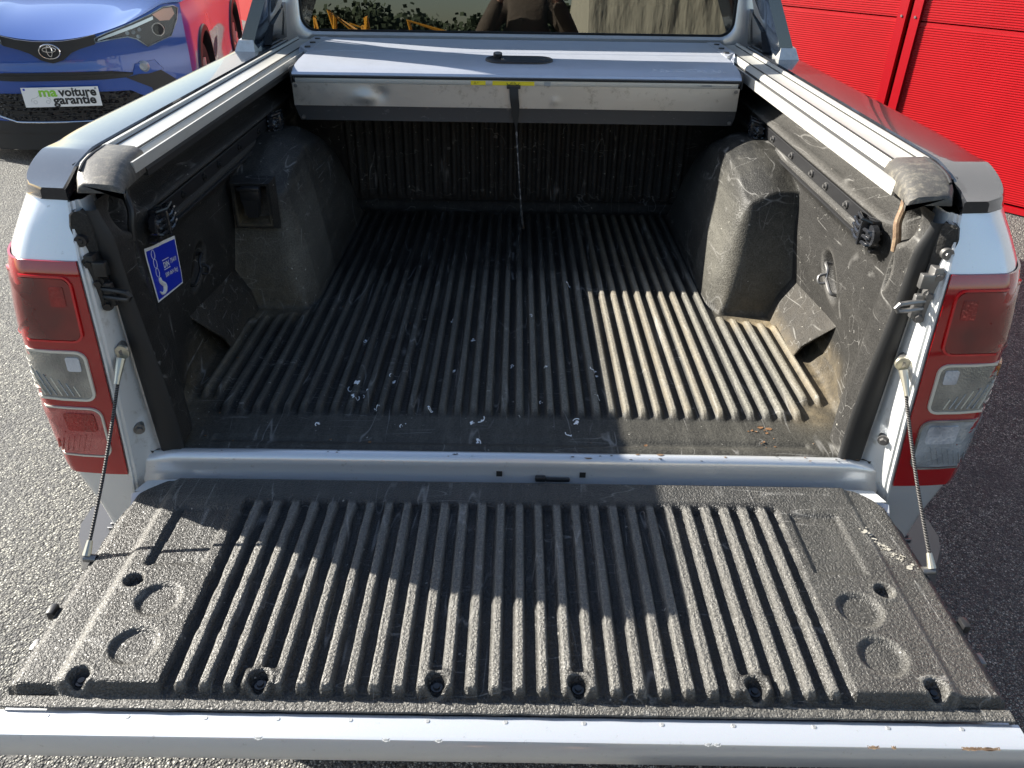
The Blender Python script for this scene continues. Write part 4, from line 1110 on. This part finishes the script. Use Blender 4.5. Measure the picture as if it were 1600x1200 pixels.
# sides with wheel arches
for sg in (1, -1):
    m_ = MB(); ysd = lin(.30, 4.25, 160); zsd = lin(.22, 1.14, 46); V = []
    def sx(y, z):
        x_ = .885 + .022 * math.exp(-((y - 1.03) / .5) ** 2) + .022 * math.exp(-((y - 3.45) / .5) ** 2)
        x_ -= .05 * ss(z, .98, 1.14); x_ -= .035 * math.exp(-((y - 2.3) / .6) ** 2 - ((z - .60) / .18) ** 2)
        x_ -= .05 * (1 - ss(y, .30, .52)) - .04 * (1 - ss(z, .22, .4)) * 0
        return x_
    for z in zsd:
        for y in ysd: V.append((sg * sx(y, z), y, z))
    F_ = []
    for j in range(len(zsd) - 1):
        for i in range(len(ysd) - 1):
            yc, zc = (ysd[i] + ysd[i + 1]) / 2, (zsd[j] + zsd[j + 1]) / 2
            if min(math.hypot(yc - 1.03, zc - .46), math.hypot(yc - 3.45, zc - .46)) < .425: continue
            a = j * 160 + i; qd = (a, a + 1, a + 161, a + 160)
            F_.append(qd if sg > 0 else qd[::-1])
    m_.add(V, F_); cadd(m_, 'body_side', BLUE)
    for yc in (1.03, 3.45):
        k = MB(); rings = []
        for rr, dx in ((.415, -.10), (.415, .008), (.42, .016), (.465, .014), (.472, .002)):
            rings.append([(sg * (sx(yc + rr * math.cos(a), min(1.1, .46 + rr * math.sin(a))) + dx), yc + rr * math.cos(a), .46 + rr * math.sin(a)) for a in lin(-.35, math.pi + .35, 40)])
        k.loft(rings, closed=False); cadd(k, 'wheel_arch', GRILL)
        k = MB(); k.cyl((sg * .62, yc, .445), (sg * .70, yc, .445), .52, .50, 30); cadd(k, 'arch_liner', RUB)
        k = MB(); pr = [(.30, .64), (.345, .66), (.358, .70), (.358, .83), (.345, .868), (.28, .878), (.235, .870), (.235, .80)]
        k.loft([[(sg * x_, yc + rr * math.cos(a), .445 + rr * math.sin(a)) for a in lin(0, 2 * math.pi, 41)] for rr, x_ in pr], closed=False)
        wl_ = cadd(k, 'wheel', TYRE)
        k = MB()
        for s_ in range(5):
            a = s_ * 2 * math.pi / 5 + .3
            for da in (-.16, .16):
                p0 = (sg * .855, yc + .04 * math.cos(a), .445 + .04 * math.sin(a)); p1 = (sg * .862, yc + .225 * math.cos(a + da), .445 + .225 * math.sin(a + da))
                k.tube([p0, p1], [.030, .022], 6)
        k.cyl((sg * .80, yc, .445), (sg * .865, yc, .445), .05, .045, 16)
        cadd(k, 'rim', ALU, wl_)
        k = MB(); k.cyl((sg * .75, yc, .445), (sg * .76, yc, .445), .235, .235, 24); cadd(k, 'brake_disc', BSTEEL, wl_)
    # cladding, door seams
    k = MB(); k.loft([[(sg * (sx(y, .30) + dx), y, z) for dx, z in ((-.02, .20), (.012, .22), (.016, .36), (.002, .385))] for y in lin(1.50, 3.0, 12)], closed=False); cadd(k, 'sill_cladding', GRILL)
    for yy in (1.66, 2.62):
        k = MB(); k.loft([[(sg * (sx(yy + o_ + .05 * (z - .5), z) + .0015), yy + o_ + .05 * (z - .5), z) for o_ in (-.003, .003)] for z in lin(.38, 1.13, 14)], closed=False); cadd(k, 'door_seam', INK)
    k = MB(); k.loft([[(sg * (.862 - .02 * t_), .36 + .9 * t_ + o_, 1.149 - .0 * t_) for o_ in (0, .001)] for t_ in lin(0, 1, 4)], closed=False); cadd(k, 'hood_gap', INK)
# greenhouse
gs = [(1.08, .80, 1.12), (1.95, .66, 1.50), (2.6, .64, 1.54), (3.6, .60, 1.46), (4.28, .62, 1.05)]
m_ = MB(); m_.loft([[(-.86, y, 1.10), (-w, y, z - .03), (-w + .08, y, z), (w - .08, y, z), (w, y, z - .03), (.86, y, 1.10)] for y, w, z in gs], closed=False); m_.f = [tuple(reversed(q)) for q in m_.f]
cadd(m_, 'roof', BLUE)
m_ = MB(); m_.loft([[(-.80, 1.06, 1.128), (.80, 1.06, 1.128)], [(-.68, 1.93, 1.515), (.68, 1.93, 1.515)]], closed=False); cadd(m_, 'windscreen', GLOSS)
for sg in (1, -1):
    k = MB(); k.hexa([(sg * .875, 1.35, 1.12), (sg * .875, 3.7, 1.12), (sg * .86, 3.7, 1.12), (sg * .86, 1.35, 1.12), (sg * .69, 1.98, 1.47), (sg * .66, 3.3, 1.43), (sg * .64, 3.3, 1.43), (sg * .67, 1.98, 1.47)]); cadd(k, 'side_glass', GLOSS, C, 35, False)
m_ = MB(); m_.loft([[(-.88, 4.25, z), (-.5, 4.40, z), (.5, 4.40, z), (.88, 4.25, z)] for z in (.25, .6, 1.12)], closed=False); cadd(m_, 'tail', BLUE)
m_ = MB(); m_.box((0, 2.3, .30), (1.5, 3.9, .2), bev=.05); cadd(m_, 'underbody', RUB)

from mathutils.geometry import tessellate_polygon
def cpoly(poly, off, name, m, par=None, flip=False, cuts=3, thick=.02, fn=None, smooth=True, both=True):
    out = None
    for sgn in ((1, -1) if both else (1,)):
        pts = [(sgn * a, b__) for a, b__ in poly]
        bm = bmesh.new(); vs = [bm.verts.new((a, 0, b__)) for a, b__ in pts]
        tri = tessellate_polygon([[Vector((a, b__, 0)) for a, b__ in pts]])
        for t_ in tri:
            try: bm.faces.new([vs[i] for i in t_])
            except ValueError: pass
        for _ in range(cuts):
            es = [e for e in bm.edges if e.calc_length() > .045]
            if not es: break
            bmesh.ops.subdivide_edges(bm, edges=es, cuts=1)
            bmesh.ops.triangulate(bm, faces=bm.faces)
        bd = [e for e in bm.edges if len(e.link_faces) == 1]
        ex = bmesh.ops.extrude_edge_only(bm, edges=bd)
        nv = [g for g in ex['geom'] if isinstance(g, bmesh.types.BMVert)]
        nvs = set(nv)
        for v in bm.verts:
            o_ = off if v not in nvs else off - thick
            v.co.y = csf(v.co.x) - o_ + (fn(v.co.x, v.co.z) if fn else 0)
        bmesh.ops.recalc_face_normals(bm, faces=bm.faces)
        # face the front
        s_ = sum(f_.normal.y * f_.calc_area() for f_ in bm.faces)
        if s_ > 0: bmesh.ops.reverse_faces(bm, faces=bm.faces)
        bm.verts.ensure_lookup_table()
        k = MB(); k.add([v.co for v in bm.verts], [[v.index for v in f_.verts] for f_ in bm.faces]); bm.free()
        out = cadd(k, name, m, par or C, 40, smooth)
    return out
sym = lambda half: half + [(-a, b__) for a, b__ in reversed(half)]
# black band with the V under the badge
cpoly(sym([(0, .943), (.10, .946), (.21, .960), (.31, .984), (.33, .95), (.30, .918), (.20, .892), (.135, .866), (.075, .822), (.0, .800)]), .014, 'upper_grille', GRILL, both=False)
# upper lip of hood over it
# slot grille and lower grille
cpoly(sym([(0, .738), (.36, .735), (.52, .712), (.46, .686), (.30, .680), (0, .682)]), .010, 'intake_slot', GRILL, both=False)
sb = cpoly(sym([(0, .718), (.38, .716), (.36, .706), (0, .706)]), .016, 'slot_bar', BLK, both=False)
GR2 = mat('honeycomb_grille', (.008, .008, .009), .35); v_ = tex(GR2, 'voronoi', 28, stretch=(1, 1, 1.7)); bump(GR2, ramp(GR2, v_.outputs['Distance'], [(.2, 1), (.5, 0)]), 1.0, .02)
lg2 = cpoly(sym([(0, .600), (.46, .592), (.62, .500), (.40, .405), (.0, .402)]), .012, 'lower_grille', GR2, both=False)
for zz in (.44, .475, .51, .545):
    cpoly(sym([(0, zz + .003), (.44, zz + .003), (.44, zz - .003), (0, zz - .003)]), .018, 'grille_bar', GRILL, lg2, both=False)
cpoly([(.45, .684), (.676, .722), (.80, .610), (.62, .540), (.60, .60)], .008, 'side_vent', GRILL)
cpoly([(.50, .705), (.53, .775), (.655, .790), (.70, .722), (.60, .700)], .018, 'fog_lamp_pod', BLUE)
fg = MB()
for sg in (1, -1):
    k = MB(); k.cyl((sg * .582, csf(.58) - .030, .752), (sg * .580, csf(.58) - .016, .752), .026, .040, 20); cadd(k, 'fog_lamp', CHROMEL)
k = MB(); k.tube([(u_, csf(u_) - .020 + .01, interp(abs(u_), [(0, .392), (.36, .394), (.50, .44), (.62, .50)])) for u_ in lin(-.62, .62, 40)], .007, 8); cadd(k, 'chrome_strip', CHROME)
cpoly(sym([(0, .385), (.50, .40), (.70, .42), (.84, .30), (.84, .19), (0, .19)]), .006, 'lower_skirt', GRILL, both=False)
# headlamps
HP = [(.307, .957), (.384, .988), (.55, 1.043), (.689, 1.097), (.775, 1.140), (.84, 1.146), (.868, 1.128), (.848, 1.049), (.793, .945), (.634, .885), (.576, .938), (.519, .959), (.40, .945), (.309, .931)]
LB = mat('lamp_interior', (.035, .035, .04), .22, .5)
hb_ = cpoly(HP, .006, 'headlight', LB)
DRL = mat('light_guide', (.62, .68, .72), .2, .2, .5)
cpoly([(.325, .952), (.40, .980), (.56, 1.032), (.70, 1.083), (.70, 1.062), (.56, 1.010), (.40, .962), (.325, .940)], .011, 'light_guide', DRL)
cpoly([(.70, 1.095), (.775, 1.130), (.83, 1.134), (.84, 1.09), (.80, 1.05), (.74, 1.05)], .010, 'indicator', mat('amber_clear_lens', (.42, .20, .14), .2, .2, 1))
for sg in (1, -1):
    k = MB(); k.cyl((sg * .722, csf(.72) - .026, .996), (sg * .720, csf(.72) - .004, .996), .042, .046, 28)
    k.loft([[(sg * (.722 + rr * math.cos(a)), csf(.72) - .030, .996 + rr * math.sin(a)) for a in lin(0, 2 * math.pi, 29)] for rr in (.046, .040)], closed=False); cadd(k, 'projector', CHROME)
    k = MB(); k.cyl((sg * .722, csf(.72) - .0315, .996), (sg * .722, csf(.72) - .028, .996), .036, .038, 24); cadd(k, 'projector_lens', GLOSS)
    for uu, ww in ((.56, .985), (.60, 1.0), (.585, .955), (.52, .983)):
        k = MB(); k.cyl((sg * uu, csf(uu) - .012, ww), (sg * uu, csf(uu) - .006, ww), .013, .015, 14); cadd(k, 'led_module', CHROMEL)
    cpoly_pts = None
cpoly(HP, .034, 'headlight_cover', LAMPGLASS, thick=.03)
k = MB()
for sg in (1, -1):
    k = MB(); pts = [(sg * a, csf(a) - .012, b__) for a, b__ in HP + HP[:1]]; k.tube(pts, .004, 6); cadd(k, 'headlight_bezel', CHROMEL)
# badge
k = MB(); E_ = lambda cx_, cz_, a, b__, rr, t0=0, t1=2 * math.pi: k.tube([(cx_ + a * math.cos(w), -.024, cz_ + b__ * math.sin(w)) for w in lin(t0, t1, 33)], rr, 6)
E_(0, .880, .068, .047, .0055); E_(0, .893, .044, .016, .0042); E_(0, .886, .017, .038, .0042)
bdg = cadd(k, 'emblem', CHROME)
# number plate with dealer lettering
pw, ph = .26, .068
def pl(x_, z_, o_): return (x_, -.028 + .05 * abs(x_) ** 2 - o_, .574 + z_)
k = MB(); k.loft([[pl(x_, z_, 0) for x_ in lin(-pw, pw, 14)] for z_ in (-ph, ph)], closed=False); k.box((0, -.020, .574), (2 * pw - .01, .010, 2 * ph - .01)); npl = cadd(k, 'number_plate', WHITE, auto=30)
pf = lambda x0, z0, sx_, sz_: (lambda x_, y_, h_: pl(x0 + x_ * sx_, z0 + y_ * sz_, .0012 + h_))
def ptext(s, x0, z0, sx_, sz_, m): return text_mb(s, 1, pf(x0, z0, sx_, sz_), .0001, .035)
cadd(ptext('ma', -.150, .006, .102, .088, 0), 'plate_print', GREENINK, npl, smooth=False)
cadd(ptext('voiture', -.012, .006, .086, .084, 0), 'plate_print', INK, npl, smooth=False)
cadd(ptext('garantie', -.062, -.048, .090, .084, 0), 'plate_print', INK, npl, smooth=False)
k = MB(); k.tube([pl(p.x, p.y, .001) for p in smooth_pts([(-.21, -.030, 0), (-.205, -.010, 0), (-.17, .0, 0), (-.145, .016, 0), (-.115, .014, 0), (-.095, -.004, 0), (-.082, -.012, 0), (-.08, -.030, 0)], 4)], .0010, 4)
for cx_ in (-.185, -.10): k.tube([pl(cx_ + .012 * math.cos(a), -.032 + .012 * math.sin(a), .001) for a in lin(0, 6.28, 12)], .001, 4)
cadd(k, 'plate_print', GREYINK, npl)
for sg in (1, -1):
    k = MB(); k.box((sg * .24, pl(.24, 0, .001)[1], .574 + .055), (.014, .001, .014)); cadd(k, 'plate_print', BLUEST if sg < 0 else GREYINK, npl, smooth=False)
k = MB(); k.tube([pl(x_, .052 + .012 * (x_ / .14) ** 2 , .001) for x_ in lin(-.14, .14, 12)], .0010, 4); cadd(k, 'plate_print', GREYINK, npl)

# ================================================================== WHAT STANDS BEHIND THE CAMERA (seen mirrored in the rear window)
SKIN = mat('skin', (.48, .27, .19), .5)
JACK = mat('brown_jacket_cloth', (.085, .062, .045), .85); t = tex(JACK, 'noise', 16, 5, .6); bump(JACK, t.outputs['Fac'], .5, .02)
JEAN = mat('dark_trousers_cloth', (.02, .024, .035), .9); HAIR = mat('dark_hair', (.02, .015, .012), .7); SHIRT = mat('white_shirt_cloth', (.6, .6, .6), .8)
def skin(name, verts, edges, radii, m, par, sub=1, root=0):
    me = bpy.data.meshes.new(name); o0 = org(par)
    me.from_pydata([Vector(v) - o0 for v in verts], edges, []); ob = bpy.data.objects.new(name, me); COL.objects.link(ob); ob.parent = par
    me.materials.append(m)
    bm = bmesh.new(); bm.from_mesh(me); ly = bm.verts.layers.skin.verify()
    for i, (v, rr) in enumerate(zip(bm.verts, radii)):
        v[ly].radius = rr if isinstance(rr, tuple) else (rr, rr); v[ly].use_root = (i == root)
    bm.to_mesh(me); bm.free()
    sk_ = ob.modifiers.new('skin', 'SKIN'); sk_.use_smooth_shade = True
    sb_ = ob.modifiers.new('sub', 'SUBSURF'); sb_.levels = sub; sb_.render_levels = sub
    return ob
px_, py_ = .07, -1.66
P0 = empty('person', (px_, py_, G), 'person in brown jacket holding up a phone, mirrored in the truck rear window', 'person')
def pz(x_, y_, z_): return (px_ + x_ * 1.04, py_ + y_, G + z_ * 1.04)
bv_ = [pz(0, 0, .98), pz(0, .01, 1.15), pz(0, .0, 1.35), pz(0, -.01, 1.52), pz(0, .01, 1.60), pz(0, .02, 1.68), pz(0, .025, 1.76), pz(0, .02, 1.84)]
be_ = [(i, i + 1) for i in range(7)]; br_ = [(.15, .11), (.14, .10), (.16, .11), (.10, .08), .055, .07, .088, .07]
for sg in (1, -1):
    n0 = len(bv_)
    bv_ += [pz(sg * .19, 0, 1.47), pz(sg * .31, .13, 1.27), pz(sg * .17, .27, 1.56), pz(sg * .115, .325, 1.66)]
    be_ += [(3, n0), (n0, n0 + 1), (n0 + 1, n0 + 2), (n0 + 2, n0 + 3)]; br_ += [.065, .045, .030, .036]
    for f_ in range(4):     # fingers curl round the phone edge
        k0 = len(bv_); dz = -.022 + f_ * .017
        bv_ += [pz(sg * .100, .352, 1.675 + dz), pz(sg * .085, .372, 1.680 + dz), pz(sg * .062, .380 if f_ % 2 else .376, 1.682 + dz)]
        be_ += [(n0 + 3, k0), (k0, k0 + 1), (k0 + 1, k0 + 2)]; br_ += [.0095, .0085, .0075]
    k0 = len(bv_); bv_ += [pz(sg * .095, .318, 1.695), pz(sg * .070, .330, 1.715)]; be_ += [(n0 + 3, k0), (k0, k0 + 1)]; br_ += [.011, .009]
    n1 = len(bv_)
    bv_ += [pz(sg * .10, 0, .90), pz(sg * .12, .02, .50), pz(sg * .13, -.01, .10), pz(sg * .14, .13, .045)]
    be_ += [(0, n1), (n1, n1 + 1), (n1 + 1, n1 + 2), (n1 + 2, n1 + 3)]; br_ += [.09, .06, .045, .038]
skin('body', bv_, be_, br_, SKIN, P0)
jv = [pz(0, 0, .92), pz(0, .01, 1.15), pz(0, 0, 1.35), pz(0, -.01, 1.50), pz(0, .0, 1.56)]; je = [(i, i + 1) for i in range(4)]; jr = [(.20, .14), (.19, .14), (.21, .15), (.13, .11), (.075, .07)]
for sg in (1, -1):
    n0 = len(jv); jv += [pz(sg * .21, 0, 1.46), pz(sg * .32, .13, 1.27), pz(sg * .19, .255, 1.53)]; je += [(3, n0), (n0, n0 + 1), (n0 + 1, n0 + 2)]; jr += [.095, .075, .052]
skin('jacket', jv, je, jr, JACK, P0)
tv = [pz(0, 0, .95)]; te = []; tr_ = [(.17, .12)]
for sg in (1, -1):
    n0 = len(tv); tv += [pz(sg * .10, 0, .86), pz(sg * .12, .02, .50), pz(sg * .13, -.01, .11)]; te += [(0, n0), (n0, n0 + 1), (n0 + 1, n0 + 2)]; tr_ += [.105, .078, .062]
    k = MB(); k.loft([[pz(sg * .135 + a * w, y_, z_) for a, z_ in ((-1, .0), (-1, h_ * .7), (-.5, h_), (.5, h_), (1, h_ * .7), (1, 0))] for y_, w, h_ in ((-.08, .035, .09), (0, .045, .10), (.10, .048, .07), (.19, .035, .045))]); k.build('shoe', BLK, P0)
skin('trousers', tv, te, tr_, JEAN, P0)
k = MB(); k.loft([[pz(rr * math.cos(a) * .98, .012 + rr * math.sin(a) * 1.1 - .018, z_) for a in lin(0, 6.283, 20)] for rr, z_ in ((.080, 1.765), (.097, 1.80), (.092, 1.86), (.070, 1.905), (.03, 1.925), (.001, 1.928))], closed=False); k.build('hair', HAIR, P0)
for sg in (1, -1):
    k = MB(); k.tube([pz(sg * .092, .012, 1.80), pz(sg * .100, .0, 1.785), pz(sg * .094, .004, 1.755)], .012, 8); k.build('ear', SKIN, P0)
    k = MB(); k.cyl(pz(sg * .032, .095, 1.79), pz(sg * .032, .110, 1.79), .012, .009, 12); k.build('eye', WHITE, P0)
    k = MB(); k.tube([pz(sg * .128, .312, 1.615), pz(sg * .155, .285, 1.575)], .042, 12); k.build('shirt_cuff', SHIRT, P0)
k = MB(); k.tube([pz(0, .098, 1.80), pz(0, .125, 1.755), pz(0, .105, 1.745)], [.009, .014, .012], 8); k.build('nose', SKIN, P0)
k = MB(); k.box(pz(0, .108, 1.715), (.05, .008, .008), bev=.002); k.build('mouth', mat('lips', (.35, .10, .09), .5), P0)
k = MB(); k.box((0.0, -1.280, .925), (.150, .009, .075), bev=.003); ph_ = k.build('phone', GLOSS, None)
tag(ph_, 'dark smartphone held sideways in both hands of the photographer', 'phone')

YM = mat('yellow_machine_paint', (.62, .27, .02), .45)
def implement(x_, y_, s_, label, seed):
    rg = random.Random(seed)
    e = empty('farm_implement', (x_, y_, G), label, 'farm machine', 0., 'yellow farm machines behind the photographer')
    k = MB()
    k.tube([(x_ - 1.6 * s_, y_, G + .75), (x_ + 1.6 * s_, y_, G + .75)], .06, 8)
    for i in range(9):
        a = x_ - 1.5 * s_ + i * .375 * s_
        k.tube([(a, y_, G + .75), (a + rg.uniform(-.3, .3), y_ + rg.uniform(-.3, .3), G + 1.25 + rg.uniform(0, .55)), (a + rg.uniform(-.3, .5), y_ + .2, G + 1.0 + rg.uniform(0, .5))], .035, 6)
        k.tube([(a, y_, G + .75), (a + rg.uniform(-.35, .35), y_ + .5, G + .25)], .03, 6)
    k.build('frame', YM, e)
    for sg in (-1, 1):
        k = MB(); k.cyl((x_ + sg * 1.0 * s_, y_ - .1, G + .33), (x_ + sg * 1.0 * s_, y_ + .12, G + .33), .33, .33, 24); k.build('wheel', TYRE, e, True, 40)
    k = MB(); k.box((x_, y_ - .2, G + .55), (1.5 * s_, .5, .35), bev=.05); k.build('gearbox', BSTEEL, e)
implement(-1.95, -8.6, .62, 'yellow folded farm machine nearest the photographer', 5)
implement(-4.0, -11.0, .8, 'yellow farm machine farther left behind the photographer', 8)
tt = empty('covered_trailer', (1.75, -6.0, G), 'trailer under a creased beige tarpaulin behind the photographer', 'trailer')
TARP = mat('beige_tarpaulin', (.42, .38, .29), .8); t = tex(TARP, 'noise', 3, 4, .5, stretch=(1, 1, .3)); bump(TARP, t.outputs['Fac'], .8, .15)
k = MB(); k.loft([[(1.75 + sx_ * w, -6.0 + sy_ * 1.6, z_) for sx_, sy_ in ((-1, 1), (1, 1), (1, -1), (-1, -1))] for w, z_ in ((.98, .0), (1.0, 1.0), (.92, 1.7))]); k.build('tarpaulin', TARP, tt, True, 40)
k = MB(); k.box((1.75, -6.0, -.15), (2.0, 3.2, .3), bev=.02); k.build('trailer_bed', BSTEEL, tt)
for sg in (-1, 1):
    k = MB(); k.cyl((1.75 + sg * .85, -5.6, G + .32), (1.75 + sg * 1.05, -5.6, G + .32), .32, .32, 24); k.build('wheel', TYRE, tt, True, 40)
WOOD = mat('far_foliage', (.045, .060, .028), .9); rgw = random.Random(2)
k = MB()
for i in range(1300):
    a = rgw.uniform(-60, 30)
    h_ = 3.2 + 1.4 * mn.noise((a * .12, 0, 0)) + .8 * mn.noise((a * .5, 3, 0)); c_ = Vector((a, -60 + rgw.uniform(-4, 4), G + rgw.uniform(.05, 1) ** .7 * h_)); s_ = rgw.uniform(.6, 1.1)
    for j in range(34):
        d = Vector((rgw.gauss(0, 1), rgw.gauss(0, 1), rgw.gauss(0, .7))) * s_ * .6; n_ = Vector((rgw.gauss(0, 1), rgw.gauss(0, 1), rgw.gauss(0, 1))).normalized(); x1 = n_.orthogonal().normalized() * .20; y1 = n_.cross(x1)
        k.add([c_ + d + x1, c_ + d + y1, c_ + d - x1, c_ + d - y1], [(0, 1, 2, 3)])
tag(k.build('far_wood', WOOD, None, False), 'dark wooded ridge far behind the photographer', 'wood', kind='stuff')
